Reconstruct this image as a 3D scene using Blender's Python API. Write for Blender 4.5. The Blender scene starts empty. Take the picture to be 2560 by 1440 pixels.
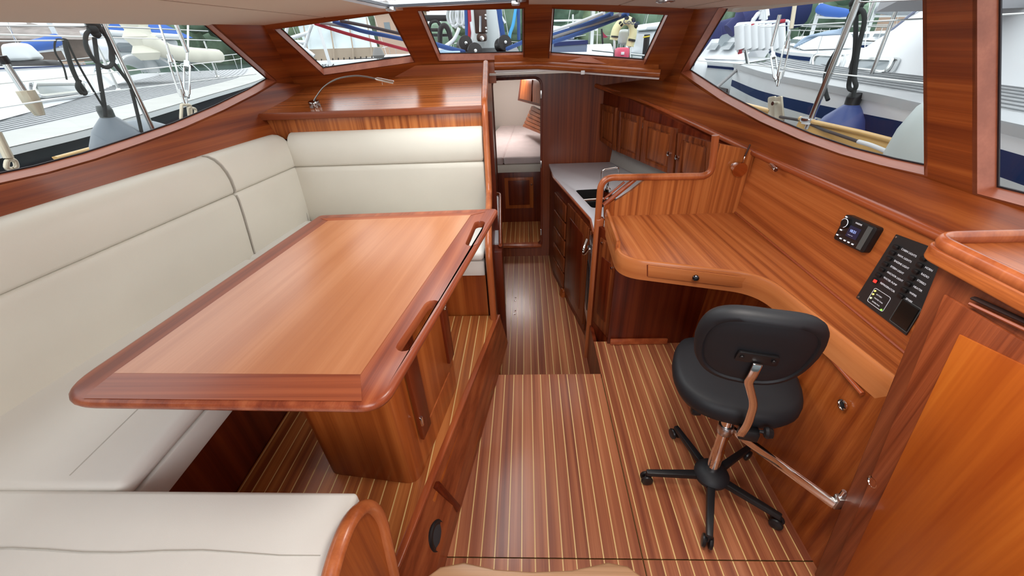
import bpy, bmesh, math, random
from math import sin, cos, pi, sqrt
from mathutils import Vector as V, Matrix
from mathutils.geometry import tessellate_polygon
random.seed(4)
sc = bpy.context.scene
col = sc.collection

# ------------------------------------------------------------------ camera
F, VX, VY, RHO, EYE = 1000.0, 1312.0, 97.0, 0.0175, 1.55
_a, _b = (VX-1280)/F, (720-VY)/F
YC = V((_a, _b, -1)).normalized()
XC = V((cos(RHO), sin(RHO), _a*cos(RHO)+_b*sin(RHO))).normalized()
ZC = XC.cross(YC)
RM = Matrix((XC, YC, ZC))            # camera -> world
CAMP = V((0, 0, EYE))
cam = bpy.data.cameras.new('camera'); camo = bpy.data.objects.new('camera', cam)
col.objects.link(camo)
camo.matrix_world = Matrix.Translation(CAMP) @ RM.to_4x4()
cam.sensor_width = 36.0; cam.lens = 36.0*F/2560.0
cam.clip_start = 0.02; cam.clip_end = 600
sc.camera = camo

# ------------------------------------------------------------------ world, light, exposure
sc.view_settings.view_transform = 'Standard'; sc.view_settings.look = 'None'
sc.view_settings.gamma = 1.0; sc.view_settings.use_curve_mapping = False
sc.view_settings.exposure = 0.0
SKY = 2.1
w = bpy.data.worlds.new('sky'); sc.world = w; w.use_nodes = True
nt = w.node_tree; nt.nodes.clear()
wo = nt.nodes.new('ShaderNodeOutputWorld'); bg = nt.nodes.new('ShaderNodeBackground')
tc = nt.nodes.new('ShaderNodeTexCoord'); ns = nt.nodes.new('ShaderNodeTexNoise'); cr = nt.nodes.new('ShaderNodeValToRGB')
ns.inputs['Scale'].default_value = 2.2; ns.inputs['Detail'].default_value = 5
cr.color_ramp.elements[0].color = (.80, .90, 1.0, 1); cr.color_ramp.elements[0].position = .35
cr.color_ramp.elements[1].color = (1.0, 1.0, 1.0, 1); cr.color_ramp.elements[1].position = .62
nt.links.new(tc.outputs['Generated'], ns.inputs['Vector']); nt.links.new(ns.outputs['Fac'], cr.inputs['Fac'])
nt.links.new(cr.outputs['Color'], bg.inputs['Color']); bg.inputs['Strength'].default_value = SKY
nt.links.new(bg.outputs['Background'], wo.inputs['Surface'])

def area(name, loc, rot, sx, sy, power, color=(1, 1, 1)):
    l = bpy.data.lights.new(name, 'AREA'); l.shape = 'RECTANGLE'; l.size = sx; l.size_y = sy
    l.energy = power; l.color = color
    o = bpy.data.objects.new(name, l); col.objects.link(o); o.location = loc; o.rotation_euler = rot
    return o
# daylight through the roof hatch and the open companionway behind the photographer, and three added fill lights
area('hatch_daylight', (-.34, 1.855, 1.735), (0, 0, 0), .62, .94, 12, (.95, .98, 1))
area('companionway_daylight', (.05, -.9, 1.55), (math.radians(62), 0, 0), 1.0, .9, 23, (.97, .98, 1))
area('cabin_fill', (.40, .75, 1.675), (0, 0, 0), .4, .4, 11, (1, .95, .88))  # added fill below the roof, apart from the downlight, to brighten the cabin
area('galley_fill', (.55, 2.75, 1.30), (0, 0, 0), .4, .3, .6, (1, .93, .84))  # added fill over the galley, no lamp fitting belongs to it
area('fore_cabin_fill', (-.1, 4.9, 1.27), (0, 0, 0), .5, .5, 13, (1, .97, .95))  # added fill under the closed fore cabin ceiling, which has no hatch

# ------------------------------------------------------------------ helpers
def ray(px, py): return RM @ V(((px-1280)/F, (720-py)/F, -1))
def az(px, py, z): d = ray(px, py); return CAMP + d*((z-CAMP.z)/d.z)
def ay(px, py, y): d = ray(px, py); return CAMP + d*((y-CAMP.y)/d.y)
def ax(px, py, x): d = ray(px, py); return CAMP + d*((x-CAMP.x)/d.x)
class Plane:
    def __init__(s, a, b, c, inside=V((-.2, 1.5, 1.3))):
        s.p = V(a); s.n = (V(b)-s.p).cross(V(c)-s.p).normalized()
        if (inside-s.p).dot(s.n) > 0: s.n = -s.n      # outward normal
    def at(s, px, py): d = ray(px, py); return CAMP + d*((s.p-CAMP).dot(s.n)/d.dot(s.n))
    def sd(s, q): return (V(q)-s.p).dot(s.n)

def link(name, me, mat=None, parent=None):
    o = bpy.data.objects.new(name, me); col.objects.link(o)
    if mat: me.materials.append(mat)
    if parent: o.parent = parent
    return o
def tag(o, label=None, cat=None, group=None, kind=None):
    if label: o['label'] = label
    if cat: o['category'] = cat
    if group: o['group'] = group
    if kind: o['kind'] = kind
    return o
def thing(name, label, cat, loc=(0, 0, 0), rz=0, group=None):
    o = bpy.data.objects.new(name, None); col.objects.link(o); o.empty_display_size = .05
    o.location = loc; o.rotation_euler = (0, 0, rz)
    return tag(o, label, cat, group)
def struct(o, label=None): return tag(o, label, None, None, 'structure')
def sroot(name, label=None):
    o = bpy.data.objects.new(name, None); col.objects.link(o); return struct(o, label)

def mesh(name, vs, fs, mat, parent=None, smooth=False, bev=0, seg=2, ang=40):
    me = bpy.data.meshes.new(name); me.from_pydata([tuple(v) for v in vs], [], fs)
    bm = bmesh.new(); bm.from_mesh(me)
    bmesh.ops.remove_doubles(bm, verts=bm.verts, dist=1e-6)
    bmesh.ops.recalc_face_normals(bm, faces=bm.faces)
    if bev:
        es = [e for e in bm.edges if len(e.link_faces) == 2 and e.calc_face_angle(0) > math.radians(30)]
        bmesh.ops.bevel(bm, geom=es, offset=bev, segments=seg, profile=.5, affect='EDGES', clamp_overlap=True)
    bm.to_mesh(me); bm.free()
    o = link(name, me, mat, parent)
    if smooth or bev:
        for p in me.polygons: p.use_smooth = True
        me.set_sharp_from_angle(angle=math.radians(ang))
    return o
HEX = [(0, 3, 2, 1), (4, 5, 6, 7), (0, 1, 5, 4), (1, 2, 6, 5), (2, 3, 7, 6), (3, 0, 4, 7)]
def box(name, x, y, z, mat, parent=None, bev=.002, seg=2):
    vs = [(x[0], y[0], z[0]), (x[1], y[0], z[0]), (x[1], y[1], z[0]), (x[0], y[1], z[0]),
          (x[0], y[0], z[1]), (x[1], y[0], z[1]), (x[1], y[1], z[1]), (x[0], y[1], z[1])]
    return mesh(name, vs, HEX, mat, parent, bev=bev, seg=seg)
def hexa(name, b4, t4, mat, parent=None, bev=.002, seg=2):
    return mesh(name, list(b4)+list(t4), HEX, mat, parent, bev=bev, seg=seg)
def prism(name, loop, d, mat, parent=None, holes=(), bev=0, seg=2):
    """flat polygon (3D loop, optional holes) extruded by vector d"""
    loops = [[V(p) for p in loop]] + [[V(p) for p in h] for h in holes]
    tris = tessellate_polygon(loops); fl = [p for l in loops for p in l]; n = len(fl); d = V(d)
    vs = fl + [p+d for p in fl]; fs = [tuple(t) for t in tris] + [tuple(i+n for i in reversed(t)) for t in tris]
    k = 0
    for l in loops:
        m = len(l)
        for i in range(m): fs.append((k+i, k+(i+1) % m, n+k+(i+1) % m, n+k+i))
        k += m
    return mesh(name, vs, fs, mat, parent, bev=bev, seg=seg, smooth=False)
def quad(name, a, b, c, d, off, mat, parent=None, bev=0):
    """panel with corners a..d and thickness vector off"""
    off = V(off); p = [V(a), V(b), V(c), V(d)]
    return mesh(name, p+[q+off for q in p], HEX, mat, parent, bev=bev)
def rounded(pts, r, n=6):
    """round corners of a 2D/3D polygon; r number or list"""
    out = []; m = len(pts); pts = [V(p) for p in pts]
    for i in range(m):
        ri = r[i] if isinstance(r, (list, tuple)) else r
        p, a, b = pts[i], pts[i-1], pts[(i+1) % m]
        if ri <= 0: out.append(p); continue
        u = (a-p).normalized(); v = (b-p).normalized(); th = u.angle(v)
        t = min(ri/math.tan(th/2), (a-p).length*.49, (b-p).length*.49)
        s, e = p+u*t, p+v*t
        for k in range(n+1):
            f = k/n; out.append(s*(1-f)**2 + p*(2*f*(1-f)) + e*f**2)
    return out
def rpath(pts, r, n=6):
    """open path with rounded inner corners"""
    pts = [V(p) for p in pts]; out = [pts[0]]
    for i in range(1, len(pts)-1):
        p, a, b = pts[i], pts[i-1], pts[i+1]; u = (a-p); v = (b-p)
        ri = r[i] if isinstance(r, (list, tuple)) else r
        t = min(ri, u.length*.49, v.length*.49); s, e = p+u.normalized()*t, p+v.normalized()*t
        for k in range(n+1):
            f = k/n; out.append(s*(1-f)**2 + p*(2*f*(1-f)) + e*f**2)
    out.append(pts[-1]); return out
def tube_bm(pts, r, seg=8, closed=False, flat=None):
    pts = [V(p) for p in pts]; n = len(pts); vs = []; fs = []
    up = None
    for i, p in enumerate(pts):
        if closed: t = (pts[(i+1) % n]-pts[i-1])
        else: t = pts[min(i+1, n-1)]-pts[max(i-1, 0)]
        t.normalize()
        if up is None:
            up = V((0, 0, 1)) if abs(t.z) < .9 else V((1, 0, 0))
        s = t.cross(up)
        if s.length < 1e-4: s = t.cross(V((0, 1, 0)))
        s.normalize(); u = s.cross(t).normalized(); up = u
        rr = r[i] if isinstance(r, (list, tuple)) else r
        for k in range(seg):
            a = 2*pi*k/seg; vs.append(p + s*(cos(a)*rr) + u*(sin(a)*rr*(flat or 1)))
    m = n if closed else n-1
    for i in range(m):
        j = (i+1) % n
        for k in range(seg):
            l = (k+1) % seg; fs.append((i*seg+k, i*seg+l, j*seg+l, j*seg+k))
    if not closed:
        fs.append(tuple(reversed(range(seg)))); fs.append(tuple((n-1)*seg+k for k in range(seg)))
    return vs, fs
def tube(name, pts, r, mat, parent=None, seg=8, closed=False, flat=None):
    vs, fs = tube_bm(pts, r, seg, closed, flat)
    return mesh(name, vs, fs, mat, parent, smooth=True, ang=50)
def multi(name, parts, mat, parent=None, smooth=True, ang=45):
    vs, fs = [], []
    for v, f in parts:
        k = len(vs); vs += v; fs += [tuple(i+k for i in q) for q in f]
    return mesh(name, vs, fs, mat, parent, smooth=smooth, ang=ang)
def lathe_vf(prof, seg=20, c=(0, 0, 0), axis=V((0, 0, 1))):
    """prof: list of (radius, height)"""
    axis = V(axis).normalized(); c = V(c)
    s = axis.cross(V((0, 1, 0)) if abs(axis.y) < .9 else V((1, 0, 0))).normalized(); u = axis.cross(s)
    vs, fs = [], []
    for r, h in prof:
        for k in range(seg):
            a = 2*pi*k/seg; vs.append(c + axis*h + (s*cos(a)+u*sin(a))*max(r, 1e-5))
    for i in range(len(prof)-1):
        for k in range(seg):
            l = (k+1) % seg; fs.append((i*seg+k, i*seg+l, (i+1)*seg+l, (i+1)*seg+k))
    fs.append(tuple(reversed(range(seg)))); fs.append(tuple((len(prof)-1)*seg+k for k in range(seg)))
    return vs, fs
def lathe(name, prof, mat, parent=None, seg=20, c=(0, 0, 0), axis=(0, 0, 1), ang=35):
    vs, fs = lathe_vf(prof, seg, c, V(axis)); return mesh(name, vs, fs, mat, parent, smooth=True, ang=ang)
def cushion(name, b4, t4, mat, parent=None, r=.03, puff=.012, n=5, ang=180):
    """soft block through 8 corners (bottom 4, top 4, same order), rounded by r (metres), puffed"""
    b4 = [V(p) for p in b4]; t4 = [V(p) for p in t4]
    L = [(((b4[1]-b4[0]).length + (b4[2]-b4[3]).length)/2), (((b4[3]-b4[0]).length + (b4[2]-b4[1]).length)/2),
         sum((t4[i]-b4[i]).length for i in range(4))/4]
    rr = [min(.98, 2*r/max(l, 1e-4)) for l in L]
    def params(q):
        a = [-1+q*(1-cos(pi/2*k/4)) if False else -1+q*(k/4.0) for k in range(5)]
        mid = [(-1+q)+(2-2*q)*k/(n+1) for k in range(1, n+1)]
        return a + mid + [-x for x in reversed(a)]
    P = [params(q) for q in rr]
    def mp(u):
        p = list(u); q = [max(-(1-rr[i]), min(1-rr[i], p[i])) for i in range(3)]
        d = V([(p[i]-q[i])/rr[i] for i in range(3)])
        m = max(abs(d.x), abs(d.y), abs(d.z))
        if m > 1e-9: d = d.normalized()*m
        p2 = [q[i]+d[i]*rr[i] for i in range(3)]
        for i in range(3):
            j, k = (i+1) % 3, (i+2) % 3
            if abs(u[i]) > .999: p2[i] += (1 if u[i] > 0 else -1)*2*puff/L[i]*(1-u[j]**2)*(1-u[k]**2)
        x, y, z = [(c+1)/2 for c in p2]
        lo = (b4[0]*(1-x)+b4[1]*x)*(1-y) + (b4[3]*(1-x)+b4[2]*x)*y
        hi = (t4[0]*(1-x)+t4[1]*x)*(1-y) + (t4[3]*(1-x)+t4[2]*x)*y
        return lo*(1-z)+hi*z
    vs, fs = [], []
    for ax_ in range(3):
        j, k = (ax_+1) % 3, (ax_+2) % 3
        for s in (-1, 1):
            base = len(vs)
            for a in P[j]:
                for b in P[k]:
                    u = [0, 0, 0]; u[ax_] = s; u[j] = a; u[k] = b; vs.append(mp(u))
            na, nb = len(P[j]), len(P[k])
            for i in range(na-1):
                for l in range(nb-1):
                    q = (base+i*nb+l, base+(i+1)*nb+l, base+(i+1)*nb+l+1, base+i*nb+l+1)
                    fs.append(q if s > 0 else tuple(reversed(q)))
    me = bpy.data.meshes.new(name); me.from_pydata([tuple(v) for v in vs], [], fs)
    bm = bmesh.new(); bm.from_mesh(me); bmesh.ops.remove_doubles(bm, verts=bm.verts, dist=2e-4)
    bmesh.ops.recalc_face_normals(bm, faces=bm.faces); bm.to_mesh(me); bm.free()
    for p in me.polygons: p.use_smooth = True
    return link(name, me, mat, parent)

# ------------------------------------------------------------------ materials
def principled(name):
    m = bpy.data.materials.new(name); m.use_nodes = True
    return m, m.node_tree, m.node_tree.nodes['Principled BSDF']
def plain(name, c, rough=.5, metal=0, coat=0, bump=0, bscale=200, spec=.5, emit=None, es=0, var=0, vscale=8):
    m, t, b = principled(name)
    b.inputs['Base Color'].default_value = (*c, 1); b.inputs['Roughness'].default_value = rough
    b.inputs['Metallic'].default_value = metal; b.inputs['Coat Weight'].default_value = coat
    b.inputs['Specular IOR Level'].default_value = spec
    if emit: b.inputs['Emission Color'].default_value = (*emit, 1); b.inputs['Emission Strength'].default_value = es
    if bump or var:
        tcn = t.nodes.new('ShaderNodeTexCoord')
    if bump:
        n = t.nodes.new('ShaderNodeTexNoise'); n.inputs['Scale'].default_value = bscale; n.inputs['Detail'].default_value = 3
        bp = t.nodes.new('ShaderNodeBump'); bp.inputs['Strength'].default_value = bump; bp.inputs['Distance'].default_value = .002
        t.links.new(tcn.outputs['Object'], n.inputs['Vector']); t.links.new(n.outputs['Fac'], bp.inputs['Height'])
        t.links.new(bp.outputs['Normal'], b.inputs['Normal'])
    if var:
        n = t.nodes.new('ShaderNodeTexNoise'); n.inputs['Scale'].default_value = vscale; n.inputs['Detail'].default_value = 4
        r = t.nodes.new('ShaderNodeValToRGB')
        r.color_ramp.elements[0].color = (*[x*(1-var) for x in c], 1); r.color_ramp.elements[1].color = (*[min(1, x*(1+var)) for x in c], 1)
        r.color_ramp.elements[0].position = .3; r.color_ramp.elements[1].position = .7
        t.links.new(tcn.outputs['Object'], n.inputs['Vector']); t.links.new(n.outputs['Fac'], r.inputs['Fac'])
        t.links.new(r.outputs['Color'], b.inputs['Base Color'])
    return m
def wood(name, axis, dark, mid, light, stripe=28, rough=.34, coat=.25, contrast=1.0, perobj=0, angle=0, flat=None):
    """axis = grain direction x / y / z; ribbon stripes run along it"""
    m, t, b = principled(name); N = t.nodes; L = t.links
    tcn = N.new('ShaderNodeTexCoord'); mp = N.new('ShaderNodeMapping')
    along, across = .55, stripe
    s = {'x': (along, across, across), 'y': (across, along, across), 'z': (across, across, along)}[axis]
    if flat is not None:
        s = list(s); s[flat] = 1.2; s = tuple(s)
    mp.inputs['Scale'].default_value = s
    src = tcn.outputs['Object']
    if angle:
        m0 = N.new('ShaderNodeMapping'); m0.inputs['Rotation'].default_value = (0, 0, angle); L.new(src, m0.inputs['Vector']); src = m0.outputs['Vector']
    if perobj:
        oi = N.new('ShaderNodeObjectInfo'); ml = N.new('ShaderNodeMath'); ml.operation = 'MULTIPLY'; ml.inputs[1].default_value = 37.0
        cb = N.new('ShaderNodeCombineXYZ'); ad = N.new('ShaderNodeVectorMath'); ad.operation = 'ADD'
        L.new(oi.outputs['Random'], ml.inputs[0])
        for k in range(3): L.new(ml.outputs[0], cb.inputs[k])
        L.new(src, ad.inputs[0]); L.new(cb.outputs[0], ad.inputs[1]); src = ad.outputs[0]
    L.new(src, mp.inputs['Vector'])
    n1 = N.new('ShaderNodeTexNoise'); n1.inputs['Scale'].default_value = 1.0; n1.inputs['Detail'].default_value = 3; n1.inputs['Distortion'].default_value = .1
    L.new(mp.outputs['Vector'], n1.inputs['Vector'])
    mp2 = N.new('ShaderNodeMapping'); mp2.inputs['Scale'].default_value = tuple(q*(9 if q > 1.5 else 6) for q in s)
    L.new(src, mp2.inputs['Vector'])
    n2 = N.new('ShaderNodeTexNoise'); n2.inputs['Scale'].default_value = 1.0; n2.inputs['Detail'].default_value = 4
    L.new(mp2.outputs['Vector'], n2.inputs['Vector'])
    n3 = N.new('ShaderNodeTexNoise'); n3.inputs['Scale'].default_value = 1.3; L.new(src, n3.inputs['Vector'])
    a1 = N.new('ShaderNodeMath'); a1.operation = 'MULTIPLY_ADD'; a1.inputs[1].default_value = .30; L.new(n2.outputs['Fac'], a1.inputs[0]); L.new(n1.outputs['Fac'], a1.inputs[2])
    a2 = N.new('ShaderNodeMath'); a2.operation = 'MULTIPLY_ADD'; a2.inputs[1].default_value = .30; L.new(n3.outputs['Fac'], a2.inputs[0]); L.new(a1.outputs[0], a2.inputs[2])
    last = a2.outputs[0]
    if perobj:
        a3 = N.new('ShaderNodeMath'); a3.operation = 'MULTIPLY_ADD'; a3.inputs[1].default_value = perobj; L.new(oi.outputs['Random'], a3.inputs[0]); L.new(last, a3.inputs[2])
        a4 = N.new('ShaderNodeMath'); a4.operation = 'SUBTRACT'; a4.inputs[1].default_value = perobj/2; L.new(a3.outputs[0], a4.inputs[0]); last = a4.outputs[0]
    r = N.new('ShaderNodeValToRGB'); e = r.color_ramp.elements
    h = .24/contrast
    e[0].position = .80-h; e[0].color = (*dark, 1); e[1].position = .80+h; e[1].color = (*light, 1)
    k = e.new(.80); k.color = (*mid, 1)
    L.new(last, r.inputs['Fac']); L.new(r.outputs['Color'], b.inputs['Base Color'])
    b.inputs['Roughness'].default_value = rough; b.inputs['Coat Weight'].default_value = coat*.8; b.inputs['Coat Roughness'].default_value = .20; b.inputs['Specular IOR Level'].default_value = .32
    bp = N.new('ShaderNodeBump'); bp.inputs['Strength'].default_value = .06; bp.inputs['Distance'].default_value = .001
    L.new(n2.outputs['Fac'], bp.inputs['Height']); L.new(bp.outputs['Normal'], b.inputs['Normal'])
    return m
D0, M0, L0 = (.185, .032, .006), (.320, .073, .013), (.430, .118, .025)
WX = wood('mahogany_grain_x', 'x', D0, M0, L0)
WY = wood('mahogany_grain_y', 'y', D0, M0, L0)
WZ = wood('mahogany_grain_z', 'z', D0, M0, L0)
WZs = wood('mahogany_ribbon_z', 'z', (.25, .060, .014), (.44, .130, .032), (.58, .200, .056), stripe=55, contrast=1.2)
WYs = wood('mahogany_ribbon_y', 'y', (.26, .058, .014), (.45, .125, .031), (.56, .185, .054), stripe=34, contrast=1.2, angle=-.06)
WYw = wood('mahogany_wall_ribbon', 'y', (.26, .058, .014), (.44, .120, .029), (.54, .175, .050), stripe=34, contrast=1.1, flat=0)
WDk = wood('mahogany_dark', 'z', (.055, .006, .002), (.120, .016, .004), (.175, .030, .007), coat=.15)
WDy = wood('mahogany_dark_y', 'y', (.060, .008, .003), (.135, .022, .006), (.20, .040, .010))
WSh = wood('mahogany_shelf', 'x', (.25, .06, .012), (.44, .125, .030), (.54, .17, .046), rough=.22, coat=.9)
WTb = wood('mahogany_table_panel', 'y', (.44, .155, .062), (.52, .205, .088), (.59, .255, .120), stripe=16, contrast=.8, rough=.30, coat=.6, angle=.12)  # pale field veneer, with a pinkish reflection also put into the colour
WTe = wood('mahogany_table_edge_y', 'y', (.19, .035, .014), (.30, .066, .024), (.39, .105, .040), stripe=34, rough=.33, coat=.35, angle=.12)
WTx = wood('mahogany_table_edge_x', 'x', (.22, .042, .015), (.34, .080, .028), (.43, .12, .045), stripe=34, rough=.33, coat=.35)
WPl = wood('floor_plank_mahogany', 'y', (.20, .053, .026), (.33, .105, .046), (.45, .165, .075), stripe=38, rough=.31, coat=.45, perobj=.13)
WPd = wood('dinette_plank_mahogany', 'y', (.22, .052, .014), (.38, .115, .030), (.50, .175, .050), stripe=38, rough=.33, coat=.3, perobj=.09)
WMo = wood('mahogany_moulding', 'z', (.27, .060, .018), (.40, .105, .032), (.50, .15, .048), stripe=20, rough=.3, coat=.4)
WMy = wood('mahogany_moulding_y', 'y', (.24, .046, .014), (.36, .080, .024), (.46, .12, .038), stripe=20, rough=.3, coat=.4)
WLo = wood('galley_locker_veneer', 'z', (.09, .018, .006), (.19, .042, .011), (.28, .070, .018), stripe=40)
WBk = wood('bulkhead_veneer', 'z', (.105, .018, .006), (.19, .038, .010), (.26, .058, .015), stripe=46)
HOL = plain('holly_strip', (.72, .50, .20), .4, coat=.2)
VIN = plain('cream_vinyl', (.66, .62, .535), .48, bump=.10, bscale=420, spec=.35, var=.03, vscale=3)
FAB = plain('cream_canvas', (.74, .715, .665), .75, bump=.12, bscale=700, spec=.2, var=.02, vscale=4)
SEAMF = plain('cushion_seam', (.50, .48, .43), .9)
PIP = plain('seam_thread', (.40, .36, .31), .8)
HEAD = plain('headliner_cloth', (.70, .61, .52), .85, bump=.05, bscale=600, spec=.1)
BLK = plain('black_upholstery', (.012, .013, .016), .55, bump=.12, bscale=900, spec=.4)
PLB = plain('black_plastic', (.012, .011, .012), .38, spec=.4)
CHR = plain('chrome', (.80, .78, .76), .09, metal=1)
STE = plain('brushed_steel', (.55, .55, .55), .28, metal=1)
GAS = plain('window_gasket', (.006, .006, .012), .6)
WHT = plain('white_worktop', (.70, .69, .73), .30, coat=.2)
BSP = plain('grey_backsplash', (.42, .40, .37), .5)
LIN = plain('hull_liner', (.62, .56, .50), .8, bump=.05, bscale=400)
MAT_ = plain('berth_mattress_cloth', (.62, .52, .50), .85, bump=.1, bscale=300, var=.05, vscale=9)
m_, t_, b_ = principled('window_glass')
t_.nodes.remove(b_); g1 = t_.nodes.new('ShaderNodeBsdfTransparent'); g2 = t_.nodes.new('ShaderNodeBsdfGlossy'); mx = t_.nodes.new('ShaderNodeMixShader'); fr = t_.nodes.new('ShaderNodeFresnel')
g1.inputs['Color'].default_value = (.95, .965, .96, 1); g2.inputs['Roughness'].default_value = .02; fr.inputs['IOR'].default_value = 1.35
geo_ = t_.nodes.new('ShaderNodeNewGeometry'); mm_ = t_.nodes.new('ShaderNodeMath'); mm_.operation = 'MULTIPLY_ADD'; mm_.inputs[1].default_value = -1.0; mm_.inputs[2].default_value = 1.0
m3_ = t_.nodes.new('ShaderNodeMath'); m3_.operation = 'MULTIPLY'; t_.links.new(geo_.outputs['Backfacing'], mm_.inputs[0]); t_.links.new(mm_.outputs[0], m3_.inputs[0]); t_.links.new(fr.outputs[0], m3_.inputs[1])
t_.links.new(m3_.outputs[0], mx.inputs[0]); t_.links.new(g1.outputs[0], mx.inputs[1]); t_.links.new(g2.outputs[0], mx.inputs[2])
t_.links.new(mx.outputs[0], t_.nodes['Material Output'].inputs['Surface'])
GLS = m_

# ------------------------------------------------------------------ SETTING: floors of laid planks
HOLLY = .0042
def clip_poly(poly, a, b, c):
    """keep a*x+b*y<=c"""
    out = []
    for i, p in enumerate(poly):
        q = poly[(i+1) % len(poly)]; dp = a*p[0]+b*p[1]-c; dq = a*q[0]+b*q[1]-c
        if dp <= 0: out.append(p)
        if (dp < 0 < dq) or (dq < 0 < dp):
            t = dp/(dp-dq); out.append((p[0]+(q[0]-p[0])*t, p[1]+(q[1]-p[1])*t))
    return out
def plank_floor(name, label, poly, z, sp, x0, mat, thick=.03, extra=()):
    root = struct(prism(name, [(x, y, z-.0006) for x, y in poly], (0, 0, -thick), HOL), label)
    xs = [p[0] for p in poly]; k = math.floor((min(xs)-x0)/sp)
    while x0+k*sp < max(xs):
        a, b = x0+k*sp+HOLLY/2, x0+(k+1)*sp-HOLLY/2; k += 1
        q = clip_poly(clip_poly(poly, -1, 0, -a), 1, 0, b)
        if len(q) < 3 or abs(sum(q[i][0]*q[(i+1) % len(q)][1]-q[(i+1) % len(q)][0]*q[i][1] for i in range(len(q)))) < 2e-5: continue
        prism('plank', [(x, y, z-.004) for x, y in q], (0, 0, .004), mat, root)
    return root
P0 = az(1263, 938, 0).x; SP = .0478
yS = 1.599; yM = .693
rf = lambda y: -.307 + (y-.693)*(.127/.861)       # foot of the dinette riser
XJ = .378
plank_floor('floor', 'striped centre floor hatch of mahogany planks with pale strips', [(rf(yM), yM+.002), (XJ-.002, yM+.002), (XJ-.002, yS), (rf(yS), yS)], 0, SP, P0, WPl)
plank_floor('floor', 'striped planked floor under the black swivel stool', [(XJ+.002, yM+.002), (.96, yM+.002), (.96, 1.87), (XJ+.002, 1.87)], 0, SP, P0+.008, WPl)
plank_floor('floor', 'striped floor strip at the very bottom before the step', [(rf(.2), .1), (XJ-.002, .1), (XJ-.002, yM-.002), (rf(yM), yM-.002)], 0, SP, P0, WPl)
plank_floor('floor', 'striped floor strip beside the tall cabinet foot', [(XJ+.002, .1), (.96, .1), (.96, yM-.002), (XJ+.002, yM-.002)], 0, SP, P0+.008, WPl)
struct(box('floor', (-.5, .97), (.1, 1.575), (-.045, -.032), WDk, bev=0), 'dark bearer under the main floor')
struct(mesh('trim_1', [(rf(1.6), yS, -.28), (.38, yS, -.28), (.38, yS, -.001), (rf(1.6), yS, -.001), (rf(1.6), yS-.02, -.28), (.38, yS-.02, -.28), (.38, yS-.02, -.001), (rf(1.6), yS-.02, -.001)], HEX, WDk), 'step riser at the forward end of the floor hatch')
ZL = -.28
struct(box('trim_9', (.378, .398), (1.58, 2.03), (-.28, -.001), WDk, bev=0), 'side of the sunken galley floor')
PL = az(1290.3, 933.6, ZL).x
plank_floor('floor', 'striped sunken galley floor leading to the forward door', [(-.30, 1.6), (.40, 1.6), (.41, 2.75), (.29, 3.2), (.20, 3.55), (-.30, 3.55)], ZL, .0487, PL, WPl)
PD = az(1219, 792, .21).x; ZD = .21
rt = lambda y: -.415 + (y-.547)*(.235/1.27)       # top edge of riser
plank_floor('floor', 'orange striped raised floor under the dining table', [(-1.06, .2), (rt(.2)-.02, .2), (rt(1.86)-.02, 1.86), (-1.06, 1.86)], ZD, .0478, PD, WPd)
struct(box('floor', (-1.06, rt(.2)-.02), (.2, 1.86), (.15, .179), WDk, bev=0), 'dark bearer under the raised floor')
# ------------------------------------------------------------------ dinette riser with panels, speaker, edge
rs = sroot('wall_riser', 'mahogany riser face between raised dinette floor and main floor')
ya, yb = .15, 1.87
quad('riser_panel', (rf(ya)-.0, ya, 0), (rf(yb), yb, 0), (rt(yb), yb, ZD-.018), (rt(ya), ya, ZD-.018), (-.02, 0, 0), wood('riser_veneer', 'y', (.13, .025, .008), (.24, .055, .018), (.32, .085, .028)), rs)
def rp(y, s, out=.0):      # point on riser: s 0 foot .. 1 top
    return V((rf(y)*(1-s)+rt(y)*s+out, y, (ZD-.018)*s))
for (y0, y1, s0, s1) in ((.80, 1.50, .12, .5), (.80, 1.50, .56, .88)):
    quad('drawer_front', rp(y0, s0), rp(y1, s0), rp(y1, s1), rp(y0, s1), (.004, 0, .001), WY, rs, bev=.001)
quad('edge_nosing', (rt(ya)-.024, ya, ZD-.018), (rt(yb)-.024, yb, ZD-.018), (rt(yb)-.024, yb, ZD+.001), (rt(ya)-.024, ya, ZD+.001), (.026, 0, 0), WMy, rs, bev=.004)
nr_ = V((.9, -.12, .30)).normalized()
sp_ = thing('speaker', 'round black speaker grille set low in the dinette riser', 'speaker', rp(.72, .46, .0))
lathe('speaker_rim', [(.052, -.002), (.052, .008), (.046, .012), (.043, .010)], PLB, sp_, 28, axis=nr_)
lathe('grille', [(.043, .0), (.043, .009), (.02, .012), (0, .0125)], plain('speaker_cloth', (.035, .035, .04), .8, bump=.5, bscale=900), sp_, 28, axis=nr_)
lt = thing('wooden_latch_bar', 'small dark wooden bar and plate on the riser above the speaker', 'latch', rp(.84, .62, .0))
a = rp(.84, .62)
prism('bar', [rp(.835, .15)-a, rp(.86, .15)-a, rp(.86, .98)-a, rp(.835, .98)-a], (.016, 0, .004), WDk, lt, bev=.003)

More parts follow.
